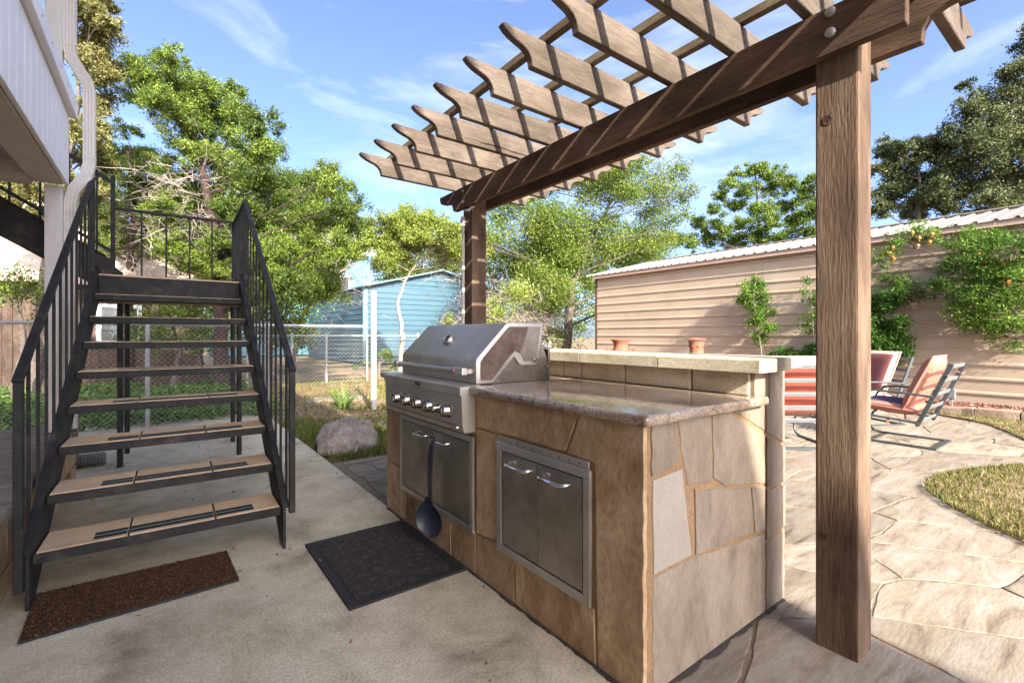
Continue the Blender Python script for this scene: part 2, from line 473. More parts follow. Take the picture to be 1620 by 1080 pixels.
M_white = material("white_paint", [(0.3, '#dddad8'), (0.7, '#e6e3e1')], scale=3, rough=0.6, bump=0.1, bdist=0.002, fine=0.04, bright=0.015)
M_whiteW = material("white_wood", [(0.3, '#c4bcb2'), (0.7, '#d0c9bf')], scale=6, stretch=(6, 6, 0.6), rough=0.7, bump=0.35, bdist=0.003, fine=0.06, stain='#a79e94', sscale=2, spos=(0.6, 0.85))
M_gutter = material("downspout_paint", [(0.3, '#c3bab0'), (0.7, '#cfc7bd')], scale=3, rough=0.45, bump=0.05, fine=0.04, stain='#a3998e', sscale=5, spos=(0.6, 0.8))
M_soffit = material("soffit", [(0.3, '#b0a498'), (0.7, '#beb3a8')], scale=3, rough=0.8, bump=0.1, fine=0.06)
M_deckw = material("deck_underside", [(0.3, '#5c4a3a'), (0.7, '#7b6652')], scale=4, stretch=(6, 0.6, 6), rough=0.85, bump=0.3, bdist=0.003)
M_siding = material("house_siding", [(0.3, '#c0b5a6'), (0.7, '#cdc3b5')], scale=3, rough=0.8, bump=0.1, fine=0.05)
M_tan = material("tan_metal", [(0.3, '#a3907a'), (0.7, '#ae9b86')], scale=1.2, rough=0.5, bump=0.05, fine=0.03, spec=0.35, stain='#9a8672', sscale=0.8, spos=(0.5, 0.9))
M_tanroof = material("white_metal_roof", [(0.3, '#7f766b'), (0.7, '#91887c')], scale=1.5, rough=0.45, bump=0.05, fine=0.04, stain='#6d645a', sscale=1.5, spos=(0.5, 0.85))
M_browntrim = material("brown_trim", [(0.3, '#4a342a'), (0.7, '#5b4236')], rough=0.5, bump=0.05)
M_tantrim = material("tan_trim", [(0.3, '#a58b79'), (0.7, '#b09685')], rough=0.5, bump=0.05, fine=0.04)
M_blue = material("blue_metal", [(0.3, '#3f5b68'), (0.7, '#47646f')], scale=1, rough=0.5, bump=0.05, fine=0.03)
M_bluetrim = material("blue_trim", [(0.3, '#627f88'), (0.7, '#6c8890')], rough=0.5, bump=0.03)
M_turq = material("turquoise_siding", [(0.3, '#54858f'), (0.7, '#62959e')], rough=0.7, bump=0.05)
M_shingle = material("grey_shingle", [(0.3, '#6e675f'), (0.7, '#8d857b')], scale=10, rough=0.95, bump=0.4)
M_wtrim = material("bright_white_trim", [(0.3, '#c8c6c2'), (0.7, '#d2d0cc')], rough=0.6, bump=0)
M_glass = material("window_glass", [(0.3, '#20282c'), (0.7, '#2c363b')], rough=0.05, bump=0, fine=0)
M_brownwood = timber("brown_siding", 'z', '#5f4f43', '#4a3c32', '#34291f', bright=0.15)
M_paleroof = material("pale_roof", [(0.3, '#b09c86'), (0.7, '#c2b09b')], scale=2, rough=0.7, bump=0.1, fine=0.06)
M_galv = material("galvanised", [(0.3, '#8e8c88'), (0.7, '#a9a7a2')], scale=8, rough=0.45, bump=0.1, bdist=0.001, metallic=0.35, fine=0.08)
M_wire = material("chain_wire", [(0.3, '#b0aca5'), (0.7, '#c0bcb5')], scale=8, rough=0.5, bump=0, metallic=0.2)
M_pvc = material("white_pvc", [(0.3, '#b3afa7'), (0.7, '#c0bcb4')], scale=2, rough=0.5, bump=0.05, fine=0.04)
M_rock = material("boulder_rock", [(0.25, '#6b5d50'), (0.42, '#8f8072'), (0.6, '#a4968a'), (0.8, '#b2a69a')], scale=5, rough=0.9, bump=0.9, bdist=0.02, fine=0.18, fscale=30, stain='#6e5a4c', sscale=4, distort=1.0)
M_soil = material("dry_soil", [(0.25, '#66503a'), (0.5, '#8a6f53'), (0.75, '#a4896a')], scale=5, rough=1.0, bump=0.8, bdist=0.02, fine=0.3, fscale=40, rand=0)
M_ground = material("yard_ground", [(0.25, '#5c4c36'), (0.5, '#7f6a4c'), (0.75, '#99835f')], scale=0.6, rough=1.0, bump=0.5, bdist=0.03, fine=0.25, fscale=14, rand=0, stain='#4f5a2c', sscale=0.35, spos=(0.48, 0.7))
M_mulch = material("red_mulch", [(0.25, '#4a2b20'), (0.5, '#71443a'), (0.8, '#93645a')], scale=18, rough=1.0, bump=1.0, bdist=0.03, fine=0.4, fscale=60)
M_edging = material("edging_stone", [(0.25, '#6b5646'), (0.5, '#8e7763'), (0.8, '#a8927d')], scale=5, rough=0.9, bump=0.7, bdist=0.015, fine=0.2, bright=0.12)
M_terra = material("terracotta", [(0.3, '#7d4a36'), (0.6, '#8f5a44'), (0.85, '#9c7462')], scale=6, rough=0.85, bump=0.2, bdist=0.004, fine=0.1, stain='#6e4534', sscale=5)
M_frame = material("grey_chair_metal", [(0.3, '#3d4244'), (0.7, '#4b5052')], rough=0.45, bump=0.05, metallic=0.3)
M_slat = material("grey_chair_slat", [(0.3, '#6c7070'), (0.7, '#7a7e7d')], rough=0.5, bump=0.05, metallic=0.2)
M_orange = material("orange_cushion", [(0.3, '#9c6553'), (0.7, '#aa7663')], scale=5, rough=0.9, bump=0.35, bdist=0.004, fine=0.08, fscale=120)
M_red = material("red_cushion", [(0.3, '#8a3d2b'), (0.7, '#984b38')], scale=5, rough=0.9, bump=0.25, bdist=0.004, fine=0.08, fscale=120)
M_maroon = material("maroon_cushion", [(0.3, '#6f3c3b'), (0.7, '#7d4947')], scale=5, rough=0.92, bump=0.2, bdist=0.003, fine=0.1, fscale=120)
M_navy = material("purple_seat", [(0.3, '#3a2c4c'), (0.7, '#473858')], scale=5, rough=0.92, bump=0.2, fine=0.1, fscale=120)
M_cream = material("cream_cushion", [(0.3, '#b49a82'), (0.7, '#c2ac96')], scale=5, rough=0.9, bump=0.3, bdist=0.004, fine=0.06, fscale=120)
M_nylon = material("dark_blue_nylon", [(0.3, '#12171f'), (0.7, '#1c2430')], rough=0.42, bump=0.05)
M_badge = material("red_badge", [(0.3, '#a81f48'), (0.7, '#bb2f57')], rough=0.3, bump=0, fine=0)
M_bark = material("grey_bark", [(0.25, '#40352c'), (0.55, '#665950'), (0.8, '#8b8077')], scale=7, stretch=(2, 2, 0.6), rough=1.0, bump=0.8, bdist=0.02, fine=0.25)
M_barkR = material("reddish_bark", [(0.25, '#2a1e17'), (0.55, '#43322a'), (0.8, '#5d4c41')], scale=7, stretch=(3, 3, 0.5), rough=1.0, bump=0.8, bdist=0.02, fine=0.25)
M_barkP = material("pale_bark", [(0.25, '#6b5c50'), (0.55, '#94867b'), (0.8, '#aea399')], scale=7, stretch=(2, 2, 0.7), rough=1.0, bump=0.6, bdist=0.02, fine=0.2)
M_twig = material("dead_twig", [(0.25, '#6a5c50'), (0.55, '#8d8177'), (0.8, '#a79d93')], scale=9, rough=1.0, bump=0.2)
M_fruit = material("orange_fruit", [(0.3, '#ad6428'), (0.7, '#c98f45')], scale=9, rough=0.5, bump=0.1)
M_plastic = material("black_drain", [(0.3, '#57524c'), (0.7, '#6b665f')], rough=0.6, bump=0.1)
L_juniper = leaf_material("juniper_leaf", [(0.0, '#333f16'), (0.45, '#576a2a'), (0.8, '#829533'), (1.0, '#9ba74e')], trans=0.34)
L_cedar = leaf_material("cedar_leaf", [(0.0, '#3a4719'), (0.5, '#5d6e2b'), (1.0, '#8c9643')])
L_oak = leaf_material("live_oak_leaf", [(0.0, '#4c4e28'), (0.5, '#7a7640'), (1.0, '#a5a06c')])
L_mes = leaf_material("thorn_tree_leaf", [(0.0, '#566426'), (0.5, '#7f8d39'), (1.0, '#a9ad57')])
L_elm = leaf_material("elm_leaf", [(0.0, '#42541c'), (0.5, '#65792b'), (0.85, '#858f3c'), (1.0, '#988a45')], trans=0.33)
L_pine = leaf_material("pine_leaf", [(0.0, '#3f5120'), (0.5, '#62782d'), (1.0, '#8b9a42')])
L_dark = leaf_material("dark_oak_leaf", [(0.0, '#2b341d'), (0.5, '#48522d'), (0.85, '#6d7043'), (1.0, '#a09a6c')], trans=0.28)
L_pom = leaf_material("pomegranate_leaf", [(0.0, '#35521a'), (0.5, '#557726'), (1.0, '#8aa040')], trans=0.4)
L_shrub = leaf_material("shrub_leaf", [(0.0, '#22400f'), (0.5, '#375a17'), (1.0, '#5d7a26')], trans=0.3)
L_cover = leaf_material("ground_cover_leaf", [(0.0, '#35501c'), (0.5, '#54712c'), (1.0, '#86964c')], trans=0.3)
L_grass = leaf_material("grass_blade", [(0.0, '#414f1f'), (0.4, '#626a2d'), (0.7, '#837747'), (1.0, '#a08e66')], trans=0.3)
L_grassG = leaf_material("green_grass_blade", [(0.0, '#3f4f1c'), (0.4, '#5c6a28'), (0.75, '#7d7d3c'), (1.0, '#a8965f')], trans=0.3)
L_mulch = leaf_material("leaf_litter", [(0.0, '#4a2b20'), (0.5, '#7a463c'), (0.8, '#9d6a5d'), (1.0, '#a98d72')], trans=0.1)
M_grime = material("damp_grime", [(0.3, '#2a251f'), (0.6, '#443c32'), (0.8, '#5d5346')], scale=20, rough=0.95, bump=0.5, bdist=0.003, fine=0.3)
# ------------------------------------------------------------------ ground and paving
def sheet(name, x0, x1, y0, y1, z, mat, nx=1, ny=1):
    me = bpy.data.meshes.new(name)
    vs = [(x0 + (x1 - x0) * i / nx, y0 + (y1 - y0) * j / ny, z) for j in range(ny + 1) for i in range(nx + 1)]
    fs = [(j * (nx + 1) + i, j * (nx + 1) + i + 1, (j + 1) * (nx + 1) + i + 1, (j + 1) * (nx + 1) + i) for j in range(ny) for i in range(nx)]
    me.from_pydata(vs, [], fs); me.materials.append(mat)
    return tag(link_mesh(name, me), kind='structure')

g = sheet("ground", -120, 160, -60, 220, -0.085, M_ground); g["label"] = "dry brown yard ground running to the trees"
walk = tag(MB().box(-6.0, 1.278, -6.0, 8.2, -0.12, 0.0).build("concrete_walk", M_concrete, bevel=0.006), "grey concrete walkway under the stairs and beside the grill counter", kind='structure')
patio = tag(MB().add([(1.284, -4, -0.005), (9.5, -4, -0.005), (9.5, 4.55, -0.005), (1.284, 4.55, -0.005)], [(0, 1, 2, 3)]).build("flagstone_patio", M_joint),
            "cream flagstone patio with mortar joints right of the counter", kind='structure')

LAWN = [(3.62, -1.0), (3.78, 0.1), (3.95, 0.39), (4.11, 0.57), (4.38, 0.80), (4.69, 0.98), (4.87, 1.04), (5.23, 1.03), (5.55, 0.95), (5.92, 0.82), (6.31, 0.63), (6.7, 0.4), (7.0, -0.2), (7.2, -1.0)]
STRIP = [(9.46, 2.05), (9.1, 1.5), (8.83, 1.22), (8.3, 0.97), (7.81, 0.78), (7.55, 0.4), (7.5, -1.0), (9.46, -1.0)]
def in_poly(x, y, poly):
    c = False; j = len(poly) - 1
    for i in range(len(poly)):
        if (poly[i][1] > y) != (poly[j][1] > y) and x < (poly[j][0] - poly[i][0]) * (y - poly[i][1]) / (poly[j][1] - poly[i][1]) + poly[i][0]:
            c = not c
        j = i
    return c

# flagstones: irregular cells, longer across the view than deep
rs = random.Random(5)
cand = []
tries = 0
while tries < 9000 and len(cand) < 128:
    tries += 1
    x, y = rs.uniform(1.35, 9.5), rs.uniform(-1.6, 4.5)
    u, w = 0.80 * x - 0.60 * y, 0.60 * x + 0.80 * y
    md = rs.uniform(0.36, 0.8) * (0.75 if x < 3.2 else 1.0)
    if all(((u - a) / 1.35) ** 2 + ((w - b) / 0.8) ** 2 > md * md for (a, b, _, _) in cand):
        cand.append((u, w, x, y))
for i, (u, w, x, y) in enumerate(cand):
    poly = [(1.34, -2.2), (9.5, -2.2), (9.5, 4.5), (1.34, 4.5)]
    for k, (u2, w2, x2, y2) in enumerate(cand):
        if k == i: continue
        # bisector in the stretched metric
        ax, ay = (0.80 / 1.35, -0.60 / 1.35), (0.60 / 0.8, 0.80 / 0.8)
        p = np.array([u / 1.35, w / 0.8]); q = np.array([u2 / 1.35, w2 / 0.8])
        d = q - p; c = (q @ q - p @ p) / 2
        a = d[0] * ax[0] + d[1] * ay[0]; b = d[0] * ax[1] + d[1] * ay[1]
        poly = clip_poly(poly, a, b, c)
        if len(poly) < 3: break
    if len(poly) < 3: continue
    cx = sum(p[0] for p in poly) / len(poly); cy = sum(p[1] for p in poly) / len(poly)
    if in_poly(cx, cy, LAWN) and all(in_poly(p[0], p[1], LAWN) for p in poly): continue
    poly = inset_poly(poly, rs.uniform(0.003, 0.012))
    if len(poly) < 3: continue
    stone_piece("flagstone", poly, 'z', -0.05, rs.uniform(-0.002, 0.003), M_flag, patio, rs, step=0.06, amp=0.007, edge=0.0035, tilt=0.0008, warp=0.055)

def lawn_bed(name, poly, zc, mat, label):
    mb = MB(); n = len(poly)
    cx = sum(p[0] for p in poly) / n; cy = sum(p[1] for p in poly) / n
    vs = [(x, y, -0.02) for x, y in poly] + [(x + (cx - x) * 0.06, y + (cy - y) * 0.06, zc) for x, y in poly] + [(cx, cy, zc + 0.015)]
    fs = [(i, (i + 1) % n, n + (i + 1) % n, n + i) for i in range(n)] + [(n + i, n + (i + 1) % n, 2 * n) for i in range(n)]
    mb.add(vs, fs)
    return tag(mb.build(name, mat), label, kind='structure')
lawn_bed("lawn", LAWN, 0.022, M_soil, "curved patch of thin brown lawn set into the flagstones")
lawn_bed("lawn", STRIP, 0.022, M_soil, "strip of dry lawn between the patio and the shed border")
YARD = [(1.286, 4.56), (9.4, 4.56), (9.4, 7.6), (12, 9.9), (12, 16), (1.286, 16), (-6, 14), (-6, 8.25), (1.286, 8.25)]
yb = tag(MB().add([(x, y, -0.03) for x, y in YARD], [tuple(range(len(YARD)))]).build("yard_soil", M_soil), "dry leafy yard soil behind the counter and fences", kind='structure')

def blades(name, polys, n, h, w, mat, label, seed, z=0.02, lean=0.5, dens=None, cat=None):
    r = np.random.default_rng(seed)
    pts = []
    for poly, share in polys:
        xs = [p[0] for p in poly]; ys = [p[1] for p in poly]; k = 0; need = int(n * share)
        while k < need:
            x, y = r.uniform(min(xs), max(xs)), r.uniform(min(ys), max(ys))
            if in_poly(x, y, poly) and (dens is None or r.random() < dens(x, y)):
                pts.append((x, y)); k += 1
    P = np.array(pts); m = len(P)
    a = r.uniform(0, 2 * np.pi, m); hh = h * r.uniform(0.4, 1.3, m); la = r.uniform(0, 2 * np.pi, m); ll = hh * r.uniform(0, lean, m) * 1.4
    V = np.zeros((m, 3, 3))
    ww = w * r.uniform(0.6, 1.4, m)
    V[:, 0] = np.c_[P[:, 0] - np.cos(a) * ww, P[:, 1] - np.sin(a) * ww, np.full(m, z)]
    V[:, 1] = np.c_[P[:, 0] + np.cos(a) * ww, P[:, 1] + np.sin(a) * ww, np.full(m, z)]
    V[:, 2] = np.c_[P[:, 0] + np.cos(la) * ll, P[:, 1] + np.sin(la) * ll, z + hh]
    val = np.repeat(np.clip(r.normal(0.5, 0.27, m), 0, 1), 3)
    me = bpy.data.meshes.new(name)
    me.from_pydata(V.reshape(-1, 3).tolist(), [], np.arange(m * 3).reshape(-1, 3).tolist())
    at = me.attributes.new("leaf_value", 'FLOAT', 'POINT'); at.data.foreach_set("value", val.astype(np.float32))
    me.materials.append(mat)
    return tag(link_mesh(name, me), label, cat, kind='stuff')
blades("grass", [(LAWN, 0.75), (STRIP, 0.25)], 52000, 0.034, 0.0045, L_grass, "short thin brown-green grass on the patio lawn patches", 3)
def yard_dens(x, y):
    v = mnoise.noise(Vector((x * 1.1, y * 1.1, 3))) * 0.5 + 0.5
    near = 1.0 if (y < 5.9 or x < 1.7) and y < 7 else (0.3 if y < 7 else 0.1)
    return max(0.03, min(1, (v - 0.15) * 1.5)) * near
G2 = [(1.29, 4.58), (4.2, 4.58), (4.6, 7.6), (5.5, 13.5), (1.29, 13.5)]
blades("grass", [(G2, 1.0)], 26000, 0.085, 0.006, L_grassG, "patchy green grass around the boulder by the walkway", 4, z=-0.03, dens=yard_dens)

# planting border along the tan shed
bed = tag(MB().box(9.66, 10.42, -3, 9.6, -0.05, 0.105).build("planting_border", M_mulch), "mulched planting border along the tan shed wall", kind='structure')
ry = -1.4
while ry < 6.2:
    l = rs.uniform(0.32, 0.58)
    pc = [(9.49 + rs.uniform(-0.015, 0.015), ry + 0.008), (9.68, ry + 0.008), (9.68, ry + l - 0.008), (9.49 + rs.uniform(-0.015, 0.015), ry + l - 0.008)]
    stone_piece("edging_stone", pc, 'z', -0.05, 0.13 + rs.uniform(-0.015, 0.02), M_edging, bed, rs, step=0.12, amp=0.012, edge=0.022, tilt=0.05)
    ry += l

def litter(name, poly, n, size, mat, label, seed, z):
    r = np.random.default_rng(seed); xs = [p[0] for p in poly]; ys = [p[1] for p in poly]
    P = []
    while len(P) < n:
        x, y = r.uniform(min(xs), max(xs)), r.uniform(min(ys), max(ys))
        if in_poly(x, y, poly): P.append((x, y, z + r.uniform(0, 0.02)))
    leaf_mesh(name, np.array(P), np.full(n, size), r, mat, None, up=0.75, val=None, label=label)

# ------------------------------------------------------------------ foliage
def leaf_mesh(name, P, size, r, mat, parent, up=0.3, val=None, aspect=0.5, label=None, dirs=None):
    """one rhombic leaf (two triangles) at each point"""
    m = len(P)
    nrm = r.normal(size=(m, 3)); nrm[:, 2] += up * 2.2 * r.random(m)
    nrm /= np.linalg.norm(nrm, axis=1)[:, None]
    t = r.normal(size=(m, 3)) if dirs is None else dirs + r.normal(size=(m, 3)) * 0.45
    t -= nrm * np.sum(t * nrm, axis=1)[:, None]; t /= np.linalg.norm(t, axis=1)[:, None] + 1e-9
    b = np.cross(nrm, t)
    s = (size * r.uniform(0.65, 1.35, m))[:, None]
    V = np.stack([P - t * s * 0.5, P + b * s * aspect * 0.5, P + t * s * 0.5 + nrm * s * 0.12, P - b * s * aspect * 0.5], axis=1).reshape(-1, 3)
    if val is None: val = np.clip(r.normal(0.5, 0.25, m), 0, 1)
    off = origin_of(parent) if parent else Vector((0, 0, 0))
    V = V - np.array(off)
    me = bpy.data.meshes.new(name)
    me.vertices.add(4 * m); me.vertices.foreach_set("co", V.astype(np.float32).ravel())
    me.loops.add(4 * m); me.loops.foreach_set("vertex_index", np.arange(4 * m, dtype=np.int32))
    me.polygons.add(m); me.polygons.foreach_set("loop_start", np.arange(0, 4 * m, 4, dtype=np.int32)); me.polygons.foreach_set("loop_total", np.full(m, 4, dtype=np.int32))
    me.update(calc_edges=True)
    at = me.attributes.new("leaf_value", 'FLOAT', 'POINT'); at.data.foreach_set("value", np.repeat(val, 4).astype(np.float32))
    me.materials.append(mat)
    o = link_mesh(name, me, parent)
    if label: tag(o, label, kind='stuff')
    return o

def curved(p, q, r, bend=0.12, n=5, sag=0.0):
    p, q = Vector(p), Vector(q); d = (q - p); L = d.length
    o1 = Vector((r.uniform(-1, 1), r.uniform(-1, 1), r.uniform(-0.5, 0.8))) * L * bend
    out = []
    for i in range(n):
        t = i / (n - 1)
        out.append(p + d * t + o1 * math.sin(math.pi * t) + Vector((r.uniform(-1, 1), r.uniform(-1, 1), r.uniform(-1, 1))) * L * 0.025 * (0 < i < n - 1))
    return out

def tree(name, label, cat, data, leafmat, bark, n_leaves, leaf, tr=0.14, seed=1, group=None, up=0.3, aspect=0.5, subs=7, spread=1.15, outward=0.0,
         dead=0, deadc=None, twigs=2, ground=-0.08, flat=0.8, core=0.35, root=True, sig=1.0):
    clumps, path = data
    r = random.Random(seed); g_ = np.random.default_rng(seed)
    base = (path[0][0], path[0][1], ground)
    t = thing(name, label, cat, base, group=group)
    trunk = MB()
    pts = [Vector(base)] + [Vector(p) for p in path]
    if root and pts[1].z < 0.25: pts.pop(1)
    k = len(pts)
    fine = []
    for i in range(k - 1):
        for s in range(4):
            q = pts[i].lerp(pts[i + 1], s / 4)
            fine.append(q + Vector((r.uniform(-1, 1), r.uniform(-1, 1), 0)) * tr * 0.25 * (i + s > 0))
    fine.append(pts[-1])
    m = len(fine)
    rad = [tr * (1.25 if i == 0 else 1.0) * (1 - 0.85 * (i / (m - 1)) ** 0.9) for i in range(m)]
    trunk.tube(fine, rad, 9)
    limbs = MB(); any_limb = False
    P = []; Vv = []; Dd = []; Sz = []
    tot = sum(c[3] ** 2 for c in clumps)
    for (x, y, z, rr) in clumps:
        c = Vector((x, y, z))
        # the limb leaves the trunk below the clump
        cands = [(abs((f - c).length) + max(0, f.z - (c.z - 0.25 * (c - f).length)) * 2.5, i) for i, f in enumerate(fine[1:-1], 1)]
        _, bi = min(cands)
        r0 = max(0.010, rad[bi] * 0.36)
        lp = curved(fine[bi], c, r, 0.1, 6)
        limbs.tube(lp, [r0 * (1 - 0.8 * j / 5) for j in range(6)], 5, caps=False); any_limb = True
        for _ in range(twigs):
            e = c + Vector((r.gauss(0, 1), r.gauss(0, 1), r.gauss(0, 0.8))) * rr * 0.75
            limbs.tube(curved(lp[r.choice((3, 4))], e, r, 0.1, 4), [r0 * 0.3, r0 * 0.22, r0 * 0.14, r0 * 0.06], 4, caps=False)
        # leaves in small tufts inside the clump
        nl = int(n_leaves * rr ** 2 / tot)
        cv = r.gauss(0, 0.09)
        dirs = g_.normal(size=(subs, 3)); dirs /= np.linalg.norm(dirs, axis=1)[:, None]
        rads = g_.uniform(core, spread, subs)[:, None] * rr
        cen = np.array(c) + dirs * rads * np.array([1, 1, flat])
        per = max(1, nl // subs)
        for q in range(subs):
            sg = rr * g_.uniform(0.2, 0.42) * sig
            pp = cen[q] + g_.normal(size=(per, 3)) * sg * np.array([1, 1, 0.75])
            P.append(pp); Vv.append(np.clip(0.5 + cv + r.gauss(0, 0.1) + g_.normal(0, 0.17, per), 0, 1))
            dd = (pp - np.array(c)); dd /= np.linalg.norm(dd, axis=1)[:, None] + 1e-6; dd[:, 2] += 0.5
            Dd.append(dd)
    trunk.build("trunk", bark, t, smooth=True)
    if any_limb: limbs.build("branches", bark, t, smooth=True)["kind"] = "stuff"
    P = np.concatenate(P); Vv = np.concatenate(Vv); Dd = np.concatenate(Dd)
    leaf_mesh("crown", P, np.full(len(P), leaf), g_, leafmat, t, up=up, val=Vv, aspect=aspect, dirs=Dd * outward if outward else None)["kind"] = "stuff"
    if dead:
        db = MB()
        dc, dr = deadc
        for _ in range(dead):
            s0 = r.choice(fine[2:])
            s0 = Vector(dc) + Vector((r.gauss(0, 0.5), r.gauss(0, 0.5), r.gauss(0, 0.5))) * dr
            e = s0 + Vector((r.gauss(0, 1), r.gauss(0, 1), r.gauss(-0.1, 0.7))).normalized() * r.uniform(0.25, 0.7)
            cp = curved(s0, e, r, 0.18, 5)
            w = r.uniform(0.005, 0.011)
            db.tube(cp, [w, w * 0.85, w * 0.7, w * 0.5, w * 0.25], 3, caps=False)
            for _k in range(3):
                a = cp[r.randint(1, 3)]; e2 = a + Vector((r.gauss(0, 1), r.gauss(0, 1), r.gauss(0, 0.8))) * 0.16
                db.tube([a, a.lerp(e2, 0.5) + Vector((0, 0, r.uniform(-0.03, 0.03))), e2], [w * 0.5, w * 0.4, w * 0.2], 3, caps=False)
        db.build("dead_twigs", M_twig, t)["kind"] = "stuff"
    return t
litter("leaf_litter", [(9.7, -1.2), (10.38, -1.2), (10.38, 6), (9.7, 6)], 2600, 0.05, L_mulch, "reddish leaf litter lying on the shed border", 21, 0.105)
litter("fallen_leaves", [(-0.5, -0.5), (1.25, -0.5), (1.25, 8), (-0.5, 8)], 150, 0.02, L_mulch, "tiny dead leaf bits on the concrete walkway", 23, 0.001)
litter("leaf_litter", [(1.4, 5.6), (7.5, 5.6), (7.5, 12), (1.4, 12)], 3000, 0.055, L_mulch, "scattered dead leaves on the dry yard near the gate", 22, -0.03)
# ------------------------------------------------------------------ crown clumps (x, y, z, radius) and trunk lines of the trees and shrubs
FR=[(9.97,2.66,2.6),(9.97,2.55,2.6),(9.97,2.51,2.69),(9.97,2.51,2.53),(9.97,2.5,2.5),(9.97,2.25,2.9),(9.97,2.16,2.79),(9.97,2.18,2.67),(9.97,2.03,2.71),(9.97,2.0,2.83),(9.97,1.46,2.43),(9.97,1.4,2.31),(9.97,1.45,2.2),(9.97,1.38,2.17),(9.97,1.3,2.13),(9.97,1.21,2.26),(9.97,1.15,1.98)]
TREE_JUN=([(0.12,10.89,6.42,0.24),(0.0,12.94,6.86,0.39),(-0.52,13.1,7.1,0.22),(-0.29,11.53,6.21,0.24),(-0.21,12.13,6.11,0.36),(0.36,11.58,6.19,0.36),(0.75,11.84,6.09,0.4),(1.33,11.79,6.51,0.22),(1.13,10.03,5.31,0.33),(1.43,9.62,5.07,0.29),(0.95,12.2,5.8,0.45),(0.36,11.54,5.53,0.41),(1.87,11.31,5.25,0.3),(1.28,9.66,4.52,0.37),(0.46,11.49,4.91,0.32),(1.03,11.82,4.87,0.41),(1.41,10.19,4.11,0.39),(2.11,11.63,4.62,0.4),(2.43,11.27,4.45,0.4),(2.45,8.87,3.97,0.25),(2.68,8.68,3.51,0.29),(2.56,10.19,3.68,0.42),(2.22,11.53,3.76,0.54),(1.46,10.57,3.47,0.4),(1.7,9.94,2.77,0.46),(2.39,9.99,2.85,0.46),(2.63,8.72,2.82,0.3),(1.99,9.74,2.17,0.46),(2.6,9.87,2.22,0.41),(1.6,10.78,2.36,0.36),(1.17,10.38,3.63,0.34),(0.83,10.63,3.02,0.24),(0.44,10.89,2.53,0.24),(2.93,9.69,4.15,0.21),(3.01,9.16,3.29,0.2),(0.0,10.67,5.46,0.29),(0.67,12.41,6.71,0.25),(0.94,11.44,6.18,0.21),(0.27,12.18,4.54,0.35),(0.03,11.1,3.6,0.29),(0.52,12.95,4.01,0.37),(0.84,12.35,4.42,0.36),(0.12,10.85,2.85,0.26),(0.8,10.93,2.51,0.3),(1.36,11.58,3.04,0.35),(0.49,12.2,3.17,0.3),(1.2,12.29,2.34,0.31)],[(0.98,11.25,1.01),(0.93,11.29,2.36),(0.83,11.37,3.79),(0.62,11.52,4.95),(0.36,11.72,5.86),(0.13,11.89,6.76)])
TREE_CED=([(-1.05,15.07,5.36,0.4),(-0.68,14.78,5.51,0.4),(-0.27,12.92,4.88,0.36),(-0.83,13.38,4.23,0.36),(-1.28,15.03,4.24,0.39),(-0.42,14.21,4.35,0.39),(-0.12,13.87,4.62,0.33),(-0.68,13.66,5.74,0.23),(-1.06,14.47,3.56,0.32),(-0.59,14.12,3.41,0.32),(0.0,13.63,3.85,0.26),(-0.17,13.01,3.08,0.25),(-1.21,14.27,3.08,0.26),(0.17,13.17,4.07,0.26),(-1.14,14.73,4.64,0.3),(-0.81,14.96,4.07,0.34),(-0.25,14.46,3.66,0.31),(-0.94,14.27,5.45,0.26),(-0.46,13.74,4.67,0.32)],[(-0.64,13.97,1.35),(-0.58,13.92,2.66),(-0.5,13.86,3.67),(-0.55,13.9,4.55),(-0.64,13.97,5.57)])
TREE_OAK=([(-1.08,10.78,6.69,0.28),(-0.95,11.14,6.55,0.27),(-1.01,10.93,5.86,0.31),(-0.79,11.11,6.08,0.16),(-0.91,11.24,5.41,0.25),(-1.05,10.5,4.66,0.29),(-0.79,10.23,4.53,0.15),(-1.08,11.68,4.43,0.31),(-1.17,10.88,3.68,0.24),(-0.9,10.64,3.67,0.15),(-2.26,12.8,4.08,0.31),(-1.83,11.69,3.76,0.29),(-2.35,12.63,3.6,0.3),(-1.38,11.36,6.44,0.29),(-1.78,11.91,3.43,0.25),(-0.77,10.41,6.46,0.15),(-1.23,11.49,7.47,0.34),(-0.99,11.66,7.56,0.26)],[(-1.75,11.67,0.86),(-1.66,11.6,2.21),(-1.48,11.47,3.44),(-1.25,11.3,4.67),(-1.12,11.2,6.01)])
TREE_MES=([(4.73,12.79,4.11,0.32),(5.07,12.28,4.41,0.28),(5.68,12.4,4.4,0.36),(6.08,11.62,4.2,0.31),(6.36,11.24,3.96,0.28),(5.11,12.84,3.72,0.36),(6.04,13.18,3.97,0.42),(6.56,12.55,3.8,0.38),(5.79,13.06,4.86,0.19),(5.85,11.93,4.54,0.25),(5.63,12.72,3.36,0.26),(6.67,11.43,3.59,0.25),(4.48,12.85,3.65,0.24),(4.79,12.49,3.19,0.24),(5.84,11.92,4.01,0.32),(5.74,13.42,4.26,0.38),(6.81,12.42,3.94,0.3),(7.32,11.99,4.03,0.3),(7.24,12.04,3.46,0.26)],[(5.51,12.74,0.29),(5.57,12.7,1.02),(5.52,12.73,1.56),(5.43,12.79,2.11),(5.61,12.66,2.75),(5.9,12.45,3.29),(6.34,12.12,3.75)])
